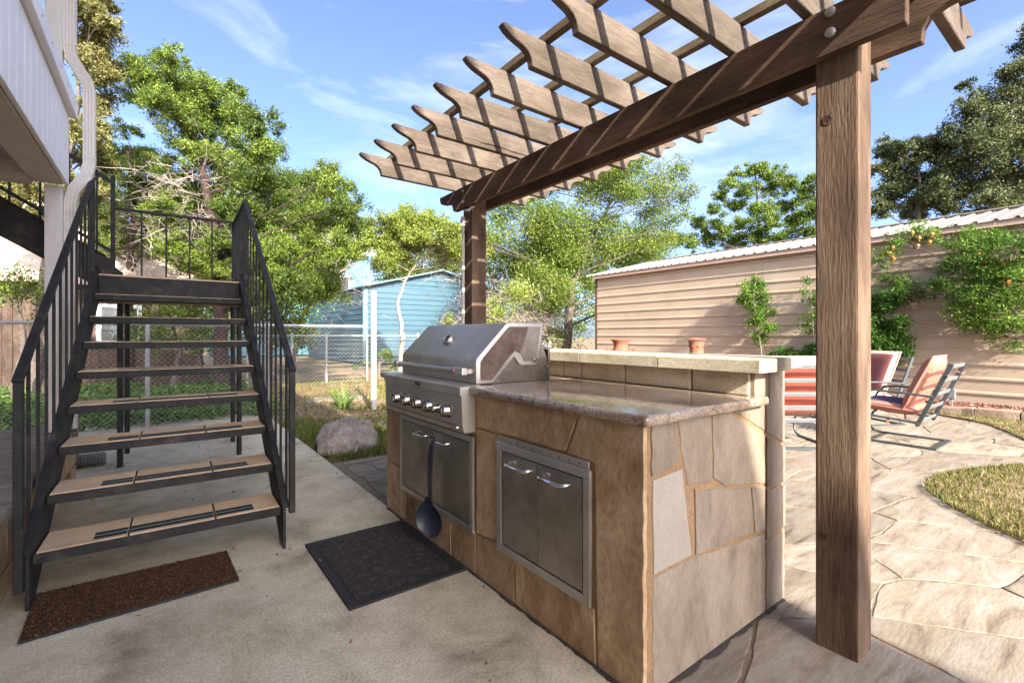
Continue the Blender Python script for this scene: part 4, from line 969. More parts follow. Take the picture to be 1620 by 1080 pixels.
def pull(parent, x, y0, y1, z, out=0.036, r=0.0075):
    """bent chrome bar handle on a face at x"""
    pts = [(x + 0.002, y0, z), (x - out * 0.6, y0, z - 0.001), (x - out, y0 + 0.012 * (1 if y1 > y0 else -1), z - 0.002), (x - out, y1 - 0.012 * (1 if y1 > y0 else -1), z - 0.002), (x - out * 0.6, y1, z - 0.001), (x + 0.002, y1, z)]
    return MB().tube(pts, [r * 1.5, r * 1.25, r, r, r * 1.25, r * 1.5], 10).build("handle", M_chrome, parent, smooth=True)
def access_doors(name, label, y0, y1, z0, z1, seam, fw, hz, hands, top=False):
    a = thing(name, label, "access door", (FX, (y0 + y1) / 2, z0))
    x = FX - 0.004
    mb = MB()
    mb.box(x - 0.011, x + 0.004, y0, y1, z0, z0 + fw).box(x - 0.011, x + 0.004, y0, y1, z1 - fw, z1).box(x - 0.011, x + 0.004, y0, y0 + fw, z0 + fw, z1 - fw).box(x - 0.011, x + 0.004, y1 - fw, y1, z0 + fw, z1 - fw)
    mb.build("frame", M_steel, a, bevel=0.002)
    MB().box(x + 0.0, x + 0.004, y0 + fw, y1 - fw, z0 + fw, z1 - fw).build("gap", M_void, a)
    for (d0, d1) in ((y0 + fw + 0.006, seam - 0.0022), (seam + 0.0022, y1 - fw - 0.006)):
        d = MB().box(x - 0.008, x - 0.001, d0, d1, z0 + fw + 0.006, z1 - fw - 0.006).build("door", M_door, a, bevel=0.0015)
        for (h0, h1) in hands:
            if d0 < (h0 + h1) / 2 < d1: pull(d, x - 0.008, h0, h1, hz)
    if top:
        s_ = MB().box(x - 0.004, x + 0.004, y0 + 0.012, y1 - 0.004, z1 + 0.001, z1 + 0.028).build("top_strip", M_steel, a, bevel=0.001)
        for k in range(10):
            MB().lathe([(0.0032, 0), (0.003, 0.0012)], 8, (x - 0.0042, y0 + 0.06 + k * (y1 - y0 - 0.1) / 9, z1 + 0.013), (-1, 0, 0)).build("hole", M_void, s_)
    return a
access_doors("access_doors", "stainless double access doors with perforated top strip right of the grill", 1.196, 1.788, 0.206, 0.708, 1.498, 0.036, 0.628, ((1.54, 1.69), (1.309, 1.458)), True)
access_doors("access_doors", "stainless cabinet doors directly under the grill", 1.998, 2.892, 0.205, 0.690, 2.437, 0.030, 0.612, ((2.503, 2.644), (2.245, 2.400)))

# ------------------------------------------------------------------ built-in grill
gr = thing("gas_grill", "built-in stainless gas grill with sloped hood and row of knobs", "grill", (1.5, 2.5, 0.7))
GY0, GY1 = 2.045, 2.970
prof = [(1.300, 0.947), (1.300, 1.062), (1.303, 1.074), (1.312, 1.086), (1.484, 1.254), (1.496, 1.263), (1.512, 1.267), (1.752, 1.267), (1.742, 1.18), (1.706, 1.040), (1.69, 1.033), (1.600, 1.033), (1.578, 1.042), (1.562, 1.066), (1.545, 1.084), (1.528, 1.066), (1.402, 0.947)]
hood = MB().prism(prof, 'y', GY0, GY1).build("hood", M_steel, gr, bevel=0.004, seg=2, smooth=True)
for (yy, s) in ((GY0, -1), (GY1, 1)):
    inn = [(1.325, 0.965), (1.325, 1.060), (1.340, 1.082), (1.500, 1.238), (1.515, 1.246), (1.640, 1.246), (1.585, 1.10), (1.55, 1.115), (1.52, 1.092), (1.395, 0.965)]
    MB().prism(inn, 'y', yy + 0.0005 * s, yy + 0.004 * s).build("side_panel", M_soot, hood, bevel=0.001)
    MB().prism([(1.645, 1.246), (1.733, 1.246), (1.700, 1.055), (1.61, 1.055), (1.592, 1.10)], 'y', yy + 0.0005 * s, yy + 0.003 * s).build("side_panel", M_steel_dirty, hood, bevel=0.001)
    MB().lathe([(0.014, 0), (0.014, 0.006), (0.008, 0.010), (0.008, 0.012)], 14, (1.688, yy + 0.003 * s, 1.062), (0, s, 0)).build("hinge_bolt", M_steel_dirty, hood, smooth=True)
    MB().prism([(1.400, 0.944), (1.805, 0.944), (1.805, 1.045), (1.75, 1.15), (1.62, 1.15), (1.50, 1.05)], 'y', yy - 0.014 * s - 0.003, yy - 0.014 * s + 0.003).build("fire_box_side", M_steel_dirty, gr, bevel=0.001)
    MB().lathe([(0.009, 0), (0.009, 0.012), (0.005, 0.014)], 10, (1.785, yy - 0.011 * s, 1.02), (0, s, 0)).build("stop_bolt", M_soot, gr, smooth=True)
MB().box(1.32, 1.80, GY0 - 0.010, GY1 + 0.010, 0.72, 0.943).build("fire_box", M_steel_dirty, gr)
MB().box(1.79, 1.806, GY0, GY1, 0.944, 1.12).build("back_panel", M_steel_dirty, gr)
pnl = MB().prism([(1.262, 0.712), (1.205, 0.712), (1.192, 0.745), (1.186, 0.895), (1.178, 0.900), (1.176, 0.943), (1.300, 0.946), (1.300, 0.712)], 'y', 2.002, 2.985).build("control_panel", M_steel, gr, bevel=0.002)
MB().box(1.1905, 1.1925, 2.004, 2.983, 0.744, 0.7465).build("seam", M_void, pnl)
for (ky, kr) in ((2.757, 0.031), (2.612, 0.031), (2.468, 0.031), (2.328, 0.031), (2.234, 0.022), (2.132, 0.031)):
    kn = MB().lathe([(kr * 1.15, 0), (kr * 1.18, 0.004), (kr * 1.02, 0.010), (kr * 0.98, 0.012), (kr * 0.95, 0.036), (kr * 0.86, 0.042), (kr * 0.60, 0.042), (kr * 0.55, 0.039)], 24, (1.1885, ky, 0.812), (-1, 0, 0)).build("knob", M_knob, pnl, smooth=True)
    MB().lathe([(kr * 1.32, 0), (kr * 1.34, 0.003), (kr * 1.22, 0.005)], 24, (1.1893, ky, 0.812), (-1, 0, 0)).build("bezel", M_steel, kn, smooth=True)
    MB().bar((1.1465, ky, 0.812 - kr * 0.5), (1.1465, ky, 0.812 + kr * 0.5), 0.007, 0.007).build("grip", M_steel, kn, bevel=0.001)
MB().lathe([(0.012, 0), (0.012, 0.01), (0.008, 0.016)], 14, (1.1965, 2.052, 0.735), (-1, 0, 0)).build("igniter", M_chrome, pnl, smooth=True)
MB().box(1.1745, 1.1775, 2.440, 2.512, 0.912, 0.934).build("name_plate", M_soot, pnl, bevel=0.001)
hd = MB().tube([(1.250, 2.94, 1.010), (1.250, 2.5, 1.011), (1.250, 2.115, 1.012)], 0.0155, 14).build("handle", M_steel, gr, smooth=True)
for (y0_, y1_) in ((2.075, 2.195), (2.905, 2.955)):
    MB().box(1.2325, 1.2655, y0_, y1_, 0.993, 1.030).build("handle_end", M_steel, hd, bevel=0.005, seg=2)
    MB().box(1.266, 1.302, y0_ + 0.004, y0_ + 0.035, 0.998, 1.025).build("bracket", M_steel, hd, bevel=0.003)
em = MB().lathe([(0.0155, 0), (0.0155, 0.003), (0.0135, 0.0035)], 22, (1.2318, 2.166, 1.0115), (-1, 0, 0)).build("emblem", M_chrome, hd, smooth=True)
MB().lathe([(0.0125, 0), (0.012, 0.0012)], 20, (1.2281, 2.166, 1.0115), (-1, 0, 0)).build("emblem_disc", M_badge, hd)
MB().add([(1.2266, 2.172, 1.017), (1.2266, 2.160, 1.0125), (1.2266, 2.166, 1.0115), (1.2266, 2.1615, 1.005), (1.2266, 2.1705, 1.0105), (1.2266, 2.1655, 1.0125)], [(0, 1, 2), (3, 4, 2), (0, 2, 5)]).build("emblem_mark", M_chrome, hd, recalc=False)
nx = Vector((-0.70, 0, 0.714)).normalized()
tp = Vector((1.393, 2.497, 1.167))
th = MB().lathe([(0.037, 0), (0.037, 0.016), (0.034, 0.021), (0.029, 0.021), (0.027, 0.018)], 26, tp, nx).build("thermometer", M_steel, hood, smooth=True)
MB().lathe([(0.0265, 0), (0.026, 0.001)], 24, tp + nx * 0.0182, nx).build("dial", M_soot, th)

# ------------------------------------------------------------------ ladle hanging on a door handle
ld = thing("serving_ladle", "dark blue nylon serving ladle hanging from a cabinet door handle", "ladle", (1.20, 2.37, 0.1))
lp = [(1.208, 2.352, 0.616), (1.203, 2.356, 0.57), (1.198, 2.360, 0.50), (1.197, 2.364, 0.42), (1.200, 2.368, 0.34), (1.204, 2.371, 0.285)]
mb = MB(); vs = []; fs = []
wd = [0.013, 0.019, 0.022, 0.018, 0.014, 0.022]
for i, (p, w) in enumerate(zip(lp, wd)):
    for (a, b) in ((-1, -0.45), (0, -0.62), (1, -0.45), (1, 0.35), (0, 0.5), (-1, 0.35)):
        vs.append((p[0] + b * w * 0.7, p[1] + a * w, p[2]))
for i in range(len(lp) - 1):
    for j in range(6): fs.append((i * 6 + j, i * 6 + (j + 1) % 6, (i + 1) * 6 + (j + 1) % 6, (i + 1) * 6 + j))
fs += [tuple(range(6)), tuple(range(30, 36))]
mb.add(vs, fs).build("shaft", M_nylon, ld, smooth=True, bevel=0.0)
MB().tube([(1.206 + 0.016 * math.sin(a), 2.352 + 0.004 * math.cos(a), 0.615 + 0.016 * math.cos(a)) for a in [k * math.pi / 6 for k in range(13)]], 0.005, 8).build("hanging_loop", M_nylon, ld, smooth=True)
mb = MB(); vs = []; fs = []
outl = [(0.290, 0.016, 0.0), (0.268, 0.030, 0.004), (0.240, 0.058, 0.010), (0.205, 0.082, 0.016), (0.170, 0.090, 0.018), (0.135, 0.084, 0.015), (0.105, 0.066, 0.008), (0.088, 0.035, 0.002), (0.082, 0.010, 0.0)]
NA = 13
for side in (0, 1):
    for (z, w, dp) in outl:
        for j in range(NA):
            u = -1 + 2 * j / (NA - 1)
            dep_ = dp * 1.9 * (1 - u * u)
            a_ = dep_ * 0.9 - 0.006 + side * 0.0045; b_ = u * w * 0.86
            vs.append((1.196 + a_ * 0.77 - b_ * 0.64, 2.372 + a_ * 0.64 + b_ * 0.77, z + 0.012 * u))
nr_ = len(outl)
for side in (0, 1):
    o_ = side * nr_ * NA
    for i in range(nr_ - 1):
        for j in range(NA - 1): fs.append((o_ + i * NA + j, o_ + i * NA + j + 1, o_ + (i + 1) * NA + j + 1, o_ + (i + 1) * NA + j))
def lidx(side, i, j): return side * nr_ * NA + i * NA + j
for i in range(nr_ - 1):
    for j in (0, NA - 1): fs.append((lidx(0, i, j), lidx(0, i + 1, j), lidx(1, i + 1, j), lidx(1, i, j)))
for j in range(NA - 1):
    for i in (0, nr_ - 1): fs.append((lidx(0, i, j), lidx(0, i, j + 1), lidx(1, i, j + 1), lidx(1, i, j)))
mb.add(vs, fs).build("bowl", M_nylon, ld, smooth=True)

# ------------------------------------------------------------------ pergola
pg = thing("pergola", "weathered cedar pergola with scalloped rafters over the counter", "pergola", (2.1, 2.0, 0))
for (y0_, y1_) in ((0.614, 0.756), (3.275, 3.415)):
    po = MB().box(2.0402, 2.1805, y0_, y1_, -0.02, 2.428).build("post", M_woodZ, pg, bevel=0.008, seg=2)
    if y0_ < 1:
        for (ky, kz, kr) in ((0.716, 2.02, 0.017), (0.728, 0.425, 0.013)):
            MB().lathe([(kr * 1.3, 0), (kr, 0.0015), (kr * 0.5, 0.001)], 14, (2.0400, ky, kz), (-1, 0, 0.0)).build("knot", M_knot, po)
fb = [(3.500, 2.250), (3.518, 2.262), (3.528, 2.29), (3.545, 2.322), (3.60, 2.335), (3.68, 2.345), (3.735, 2.365), (3.757, 2.40), (3.755, 2.427)]
near = [(0.24, 2.427), (0.22, 2.41), (0.25, 2.375), (0.33, 2.36), (0.40, 2.35), (0.445, 2.33), (0.462, 2.30), (0.466, 2.252)]
MB().prism(fb + [(0.468, 2.427), (0.468, 2.252)], 'x', 2.000, 2.0395).build("beam", M_woodY, pg, bevel=0.003)
MB().prism(fb + near, 'x', 2.1812, 2.2205).build("beam", M_woodY, pg, bevel=0.003)
rafp = [(1.362, 2.430), (1.358, 2.452), (1.350, 2.474), (1.334, 2.493), (1.308, 2.507), (1.276, 2.516), (1.242, 2.527), (1.212, 2.543), (1.193, 2.560), (1.196, 2.571)]
rmir = [(4.135 - x, z) for (x, z) in reversed(rafp)]
RY = [3.492 - 0.3045 * k for k in range(11)]
raf0 = None
for y in RY:
    if raf0 is None:
        raf0 = MB().prism(rafp + rmir, 'y', 3.492, 3.530).build("rafter", M_woodX, pg, bevel=0.003)
        continue
    o = raf0.copy(); COL.objects.link(o)
    o.location = (rb.uniform(-0.006, 0.006), y - 3.492 + rb.uniform(-0.004, 0.004), 0)
    o.rotation_euler = (0, 0, rb.uniform(-0.003, 0.003))
for k in range(5):
    x = 1.455 + k * 0.302
    MB().box(x - 0.019, x + 0.019, 0.30, 3.68, 2.5725, 2.612).build("lath", M_lath, pg, bevel=0.002)
for (y, z) in ((0.690, 2.327), (0.690, 2.405), (3.345, 2.30), (3.345, 2.39)):
    r0 = 0.0185 if y < 1 else 0.014
    MB().lathe([(r0, 0), (r0, 0.003), (r0 * 0.95, 0.007), (r0 * 0.7, 0.012), (r0 * 0.3, 0.0145)], 20, (1.9998, y, z), (-1, 0, 0)).build("bolt", M_galv, pg, smooth=True)
cd = thing("electrical_conduit", "thin grey conduit pipe fixed to the far pergola post", "conduit", (2.02, 3.385, 0))
MB().tube([(2.022, 3.385, 0.0), (2.022, 3.385, 2.14)], 0.014, 10).build("pipe", M_gutter, cd, smooth=True)
MB().prism([(3.36, 2.14), (3.41, 2.14), (3.395, 2.19), (3.375, 2.19)], 'x', 2.005, 2.039).build("cap", M_pvc, cd, bevel=0.003)
MB().tube([(2.022, 3.35, 2.235), (2.015, 3.31, 2.228), (2.01, 3.28, 2.215), (2.02, 3.262, 2.235), (2.05, 3.262, 2.255)], 0.011, 8).build("cable", M_pvc, cd, smooth=True)

# ------------------------------------------------------------------ tan metal shed
sh = thing("metal_shed", "long tan metal shed with horizontal ribs and a pale ribbed roof", "shed", (13.2, 2.0, 0))
SX, SY0, SY1 = 10.40, -4.5, 9.70
RP = 0.2286
def rib_profile(z0, z1, pitch, x, dep_=0.020, sgn=-1):
    pts = [(x, z0)]
    z = math.floor(z0 / pitch) * pitch
    while z < z1:
        for dz, dd in ((0.0, 0), (0.014, dep_), (0.045, dep_), (0.060, 0)):
            zz = z + dz + 0.02
            if z0 < zz < z1: pts.append((x + sgn * dd, zz))
        z += pitch
    pts.append((x, z1))
    return pts
def ribbed_wall(name, x, y0, y1, z0, z1, mat, parent):
    pf = rib_profile(z0, z1, RP, x)
    mb = MB(); n = len(pf)
    mb.add([(a, y0, b) for a, b in pf] + [(a, y1, b) for a, b in pf], [(i, i + 1, n + i + 1, n + i) for i in range(n - 1)])
    return mb.build(name, mat, parent, recalc=False)
zz = 0.02
for k in range(4):
    z1 = min(zz + RP * 4, 2.92)
    for (ya, yb3) in ((SY0, 0.0), (0.004, 4.85), (4.854, SY1)):
        ribbed_wall("wall_panel", SX, ya, yb3, zz + 0.001, z1 - 0.001, M_tan, sh)
    zz = z1
    if zz >= 2.92: break
# end wall at the far left end
mb = MB(); pf = [(SY1 - (x - SX), z) for x, z in rib_profile(0.02, 2.92, RP, SX)]
n = len(pf); mb.add([(SX, a, b) for a, b in pf] + [(16.0, a, b) for a, b in pf], [(i, i + 1, n + i + 1, n + i) for i in range(n - 1)])
mb.build("end_wall", M_tan, sh)
MB().prism([(SX, 2.92), (16.0, 2.92), (13.2, 3.58)], 'y', SY1 - 0.02, SY1).build("gable", M_tan, sh)
MB().box(SX - 0.028, SX + 0.04, SY1 - 0.05, SY1 + 0.03, 0.0, 2.93).build("corner_trim", M_browntrim, sh, bevel=0.003)
MB().box(SX - 0.13, SX - 0.115, SY0, SY1 + 0.06, 2.86, 2.965).build("fascia", M_tantrim, sh, bevel=0.003)
MB().box(SX - 0.114, SX - 0.001, SY0, SY1 + 0.06, 2.885, 2.895).build("soffit", M_tantrim, sh)
def roof_panel(parent, y0, y1, side):
    pts = []; y = y0; w = (y1 - y0) / 4
    for k in range(4):
        for dy, dz in ((0.0, 0.0), (0.066, 0.0), (0.082, 0.03), (0.118, 0.03), (0.134, 0.0)):
            pts.append((y0 + k * w + dy, dz))
    pts.append((y1 - 0.002, 0))
    xa, za = (SX - 0.15, 2.955) if side < 0 else (16.12, 2.955)
    mb = MB(); n = len(pts)
    mb.add([(xa, a, za + b) for a, b in pts] + [(13.2, a, 3.64 + b) for a, b in pts], [(i, i + 1, n + i + 1, n + i) for i in range(n - 1)])
    mb.add([(xa, a, za - 0.012) for a, b in (pts[0], pts[-1])] + [(13.2, a, 3.628) for a, b in (pts[0], pts[-1])], [(0, 1, 3, 2)])
    return mb.build("roof_panel", M_tanroof, parent, recalc=False)
yy = SY0
while yy < SY1:
    roof_panel(sh, yy, yy + 0.914, -1); roof_panel(sh, yy, yy + 0.914, 1); yy += 0.914
MB().box(13.1, 13.3, SY0, SY1 + 0.1, 3.665, 3.685).build("ridge_cap", M_tanroof, sh)
for a, b in (((SX - 0.12, SY1 + 0.09, 2.93), (13.2, SY1 + 0.09, 3.615)), ((13.2, SY1 + 0.09, 3.615), (16.12, SY1 + 0.09, 2.93))):
    MB().bar(a, b, 0.02, 0.11).build("rake_trim", M_tanroof, sh)
ub = thing("utility_box", "small grey utility box at the foot of the tan shed wall", "utility box", (9.98, 1.78, 0.1))
MB().box(9.93, 10.0, 1.72, 1.83, 0.20, 0.36).build("case", M_slat, ub, bevel=0.008)
MB().box(9.955, 9.985, 1.755, 1.795, 0.1, 0.2).build("stand", M_galv, ub)

# ------------------------------------------------------------------ blue shed and turquoise house beyond the fence
bs = thing("blue_shed", "light blue metal shed with a low gable behind the chain-link fence", "shed", (10.35, 24, 0))
BX0, BX1, BY0, BY1, BE, BP = 6.75, 13.95, 19.3, 28.5, 3.22, 4.12
zz = 0.0
while zz < 3.2:
    z1 = min(zz + RP * 4, BE)
    pf = [(BY0 - (BX0 - x), z) for x, z in rib_profile(zz + 0.001, z1 - 0.001, RP, BX0, 0.028)]
    mb = MB(); n = len(pf); mb.add([(BX0, a, b) for a, b in pf] + [(BX1, a, b) for a, b in pf], [(i, i + 1, n + i + 1, n + i) for i in range(n - 1)])
    mb.build("wall_panel", M_blue, bs, recalc=False)
    ribbed_wall("wall_panel", BX0, BY0, BY1, zz + 0.001, z1 - 0.001, M_blue, bs)
    zz = z1
k = 0
while BE + k * RP < BP - 0.05:
    za, zb_ = BE + k * RP, min(BE + (k + 1) * RP, BP)
    wa, wb = (BP - za) / (BP - BE) * 3.6, (BP - zb_) / (BP - BE) * 3.6
    xm = (BX0 + BX1) / 2
    MB().prism([(xm - wa, za + 0.004), (xm + wa, za + 0.004), (xm + wb, zb_ - 0.03), (xm - wb, zb_ - 0.03)], 'y', BY0 - 0.0, BY0 + 0.03).build("gable_panel", M_blue, bs)
    MB().prism([(xm - wb, zb_ - 0.035), (xm + wb, zb_ - 0.035), (xm + wb, zb_), (xm - wb, zb_)], 'y', BY0 - 0.028, BY0 + 0.02).build("gable_rib", M_blue, bs); k += 1
MB().box(BX0 - 0.04, BX0 + 0.14, BY0 - 0.045, BY0 + 0.12, 0, BE).build("corner_trim", M_bluetrim, bs)
for s in (-1, 1):
    xe = xm + s * 3.75
    MB().add([(xe, BY0 - 0.25, BE - 0.04), (xm, BY0 - 0.25, BP + 0.02), (xm, BY1, BP + 0.02), (xe, BY1, BE - 0.04), (xe, BY0 - 0.25, BE + 0.02), (xm, BY0 - 0.25, BP + 0.09), (xm, BY1, BP + 0.09), (xe, BY1, BE + 0.02)],
             [(0, 1, 2, 3), (4, 5, 6, 7), (0, 1, 5, 4), (1, 2, 6, 5), (2, 3, 7, 6), (3, 0, 4, 7)]).build("roof", M_bluetrim, bs)
th_ = thing("turquoise_house", "turquoise house with grey shingle roof half hidden behind trees", "house", (8.0, 34, 0))
MB().box(2.5, 11.0, 31, 38, 0, 6.6).build("wall", M_turq, th_)
MB().prism([(2.0, 6.6), (11.5, 6.6), (9.0, 8.6), (4.5, 8.6)], 'y', 30.6, 38.5).build("roof", M_shingle, th_)
MB().box(1.95, 11.55, 30.5, 30.6, 6.45, 6.72).build("fascia", M_wtrim, th_)
for (x, z) in ((4.3, 4.3), (7.0, 4.3), (9.3, 4.3)):
    w = MB().box(x - 0.6, x + 0.6, 30.93, 31.0, z - 0.75, z + 0.75).build("window", M_wtrim, th_)
    MB().box(x - 0.48, x + 0.48, 30.9, 30.925, z - 0.62, z + 0.62).build("pane", M_glass, w)

# ------------------------------------------------------------------ brown wooden outbuilding behind the stairs
br = thing("brown_outbuilding", "brown board-sided outbuilding with a pale hip roof behind the stairs", "outbuilding", (-2.2, 16, 0))
x = -6.0
while x < 0.76:
    w = rb.uniform(0.13, 0.17)
    MB().box(x + 0.003, min(x + w, 0.78) - 0.003, 13.96 + rb.uniform(-0.006, 0.006), 14.0, -0.05, 2.42).build("board", M_brownwood, br); x += w
MB().box(-6, 0.77, 14.001, 19, -0.05, 2.42).build("wall", M_brownwood, br)
EZ = 2.45
MB().add([(0.97, 13.55, EZ), (-6.5, 13.55, EZ), (-6.5, 19.6, EZ), (0.97, 19.6, EZ), (-2.1, 16.57, 4.75), (-3.6, 16.57, 4.75)], [(0, 1, 5, 4), (1, 2, 5), (2, 3, 4, 5), (3, 0, 4)]).build("roof", M_paleroof, br)
for k in range(24):
    x = -6.3 + k * 0.3
    MB().box(x, x + 0.03, 13.52, 13.60, EZ - 0.005, EZ + 0.03).build("roof_rib", M_paleroof, br)
MB().box(-6.45, 0.93, 13.57, 13.62, EZ - 0.16, EZ - 0.01).build("fascia", M_tantrim, br)
MB().bar((0.99, 13.53, EZ + 0.03), (-2.08, 16.57, 4.80), 0.16, 0.06).build("hip_cap", M_terra, br)
wdw = MB().box(-1.16, -0.36, 13.90, 13.955, 1.0, 1.9).build("window", M_wtrim, br)
MB().box(-1.07, -0.45, 13.885, 13.898, 1.08, 1.82).build("pane", M_glass, wdw)

# ------------------------------------------------------------------ chain-link fences
def chain_mesh(mb, p, q, z0, z1, pitch=0.062, w=0.0042):
    """woven wires: neighbouring zigzags hook into diamonds"""
    p, q = Vector(p), Vector(q); L = (q - p).length; d = (q - p) / L; nrm = Vector((-d.y, d.x, 0))
    n = int(L / pitch); rows = int((z1 - z0) / (pitch * 0.5))
    for i in range(n):
        pts = []
        for j in range(rows + 1):
            u = i * pitch + (pitch if j % 2 else 0.0) + rb.uniform(-0.002, 0.002)
            pts.append(p + d * u + Vector((0, 0, z0 + j * pitch * 0.5)) + nrm * (0.003 if j % 2 else -0.003))
        mb.tube(pts, w / 2, 3, caps=False)
    return mb
def fence(name, label, y, x0, x1, zt, posts, pr, pitch, w):
    f = thing(name, label, "fence", ((x0 + x1) / 2, y, 0), group="chain-link fences across the yard")
    for px in posts:
        po = MB().tube([(px, y, -0.08), (px, y, zt + 0.02)], pr, 10).build("post", M_galv, f, smooth=True)
        MB().lathe([(pr * 1.15, 0), (pr * 1.15, 0.02), (pr * 0.7, 0.045), (0.005, 0.055)], 10, (px, y, zt + 0.015)).build("post_cap", M_galv, po, smooth=True)
    MB().tube([(x0, y, zt), (x1, y, zt)], 0.021, 8).build("top_rail", M_galv, f, smooth=True)
    ps = sorted(set([x0] + list(posts) + [x1]))
    for a, b in zip(ps[:-1], ps[1:]):
        if b - a > 0.2:
            chain_mesh(MB(), (a, y - pr - 0.004, 0), (b, y - pr - 0.004, 0), -0.02, zt + 0.02, pitch, w).build("wire_mesh", M_wire, f, smooth=True)["kind"] = "stuff"
    return f
fence("chain_link_fence", "nearer chain-link fence running behind the staircase to the white post", 7.70, -3.2, 2.74, 1.345, (-2.6, -0.14, 1.25), 0.028, 0.066, 0.0065)
fence("chain_link_fence", "farther chain-link fence in front of the blue shed", 12.4, 1.0, 9.6, 1.19, (1.6, 2.55, 3.37, 4.42, 5.9, 7.4, 8.9), 0.032, 0.09, 0.010)
wp = thing("white_post", "tall white round post at the end of the chain-link fence", "post", (2.82, 7.60, 0))
MB().tube([(2.82, 7.60, -0.05), (2.82, 7.60, 1.915)], 0.046, 18).build("pole", M_pvc, wp, smooth=True)
MB().lathe([(0.05, 0), (0.05, 0.02), (0.042, 0.03)], 18, (2.82, 7.60, 1.90)).build("cap", M_pvc, wp, smooth=True)
for z in (0.35, 1.2):
    MB().lathe([(0.049, 0), (0.049, 0.03)], 18, (2.82, 7.60, z)).build("band", M_galv, wp)
bf = thing("boundary_railing", "dark metal railing and pale wall far beyond the counter", "railing", (16, 21, 0))
MB().box(13.5, 19.5, 22.0, 22.2, 0, 1.5).build("wall", M_wtrim, bf)
for k in range(22):
    MB().box(13.6 + k * 0.25, 13.63 + k * 0.25, 21.6, 21.63, 0, 1.75).build("bar", M_black, bf)
for z in (0.4, 1.1, 1.7):
    MB().box(13.5, 19.2, 21.59, 21.64, z, z + 0.05).build("rail", M_black, bf)

# ------------------------------------------------------------------ boulder, stepping stones, urns
def rock(name, label, cat, c, rad, seed, mat=M_rock, sub=4):
    bm = bmesh.new(); bmesh.ops.create_icosphere(bm, subdivisions=sub, radius=1.0)
    for v in bm.verts:
        p = v.co.copy()
        d = 1 + 0.22 * mnoise.noise(p * 1.3 + Vector((seed, 0, 0))) + 0.08 * mnoise.noise(p * 3.1 + Vector((0, seed, 0))) + 0.05 * mnoise.noise(p * 6) + 0.025 * mnoise.noise(p * 14)
        p *= d
        p.x = math.copysign(abs(p.x) ** 0.85, p.x)
        v.co = Vector((p.x * rad[0], p.y * rad[1], max(p.z, -0.35) * rad[2]))
    for f in bm.faces: f.smooth = True
    me = bpy.data.meshes.new(name); bm.to_mesh(me); bm.free(); me.materials.append(mat)
    o = link_mesh(name, me); o.location = c; o.rotation_euler = (0, 0, 0.5)
    return tag(o, label, cat)
rock("boulder", "rounded grey-pink boulder on the grass beside the walkway", "boulder", (1.60, 5.10, 0.07), (0.315, 0.27, 0.25), 2.0, sub=5)
for i, (poly, lb) in enumerate([([(1.55, 5.85), (2.15, 5.75), (2.3, 6.15), (1.6, 6.3)], "flat stepping stone in the grass behind the boulder"),
                                ([(2.35, 6.0), (2.9, 5.95), (3.0, 6.35), (2.45, 6.45)], "flat stepping stone nearest the white post"),
                                ([(2.1, 9.0), (3.2, 8.9), (3.3, 9.4), (2.2, 9.5)], "pale flat stone on the soil beyond the nearer fence")]):
    o = stone_piece("stepping_stone", poly, 'z', -0.06, 0.005, M_flag, None, rs, step=0.15, amp=0.02, edge=0.012)
    tag(o, lb, "stepping stone", "stepping stones in the yard")
def urn(loc, prof, label, extra):
    u = thing("clay_urn", label, "urn", loc)
    MB().lathe(prof, 28, loc).build("body", M_terra, u, smooth=True)
    extra(u, Vector(loc))
    return u
def lugs(u, c):
    for s in (-1, 1):
        d = Vector((0.80, -0.60, 0)) * s
        MB().tube([c + d * 0.10 + Vector((0, 0, 1.03)), c + d * 0.17 + Vector((0, 0, 1.03)), c + d * 0.18 + Vector((0, 0, 0.97)), c + d * 0.14 + Vector((0, 0, 0.93))], 0.016, 8).build("handle", M_terra, u, smooth=True)
urn((4.72, 3.98, 0), [(0.13, 0.0), (0.15, 0.02), (0.24, 0.25), (0.27, 0.5), (0.25, 0.72), (0.17, 0.90), (0.105, 0.99), (0.088, 1.05), (0.09, 1.09), (0.112, 1.125), (0.122, 1.14), (0.112, 1.148), (0.085, 1.13)],
    "terracotta urn with flared rim behind the ledge, nearer the grill", lugs)
def lidded(u, c):
    MB().lathe([(0.115, 1.135), (0.12, 1.142), (0.105, 1.152), (0.06, 1.165), (0.02, 1.17)], 24, c + Vector((0, 0, 0))).build("lid", M_terra, u, smooth=True)
    for k in range(8):
        a = k * math.pi / 4
        rock_ = MB().lathe([(0.006, 0), (0.014, 0.006), (0.004, 0.014)], 8, c + Vector((0.088 * math.cos(a), 0.088 * math.sin(a), 1.06)), (math.cos(a), math.sin(a), 0)).build("relief", M_terra, u, smooth=True)
urn((5.50, 3.40, 0), [(0.12, 0.0), (0.14, 0.02), (0.22, 0.25), (0.25, 0.48), (0.22, 0.72), (0.13, 0.90), (0.082, 0.98), (0.083, 1.03), (0.094, 1.10), (0.098, 1.122), (0.09, 1.126)],
    "terracotta urn with lid and raised pattern behind the ledge, nearer the post", lidded)

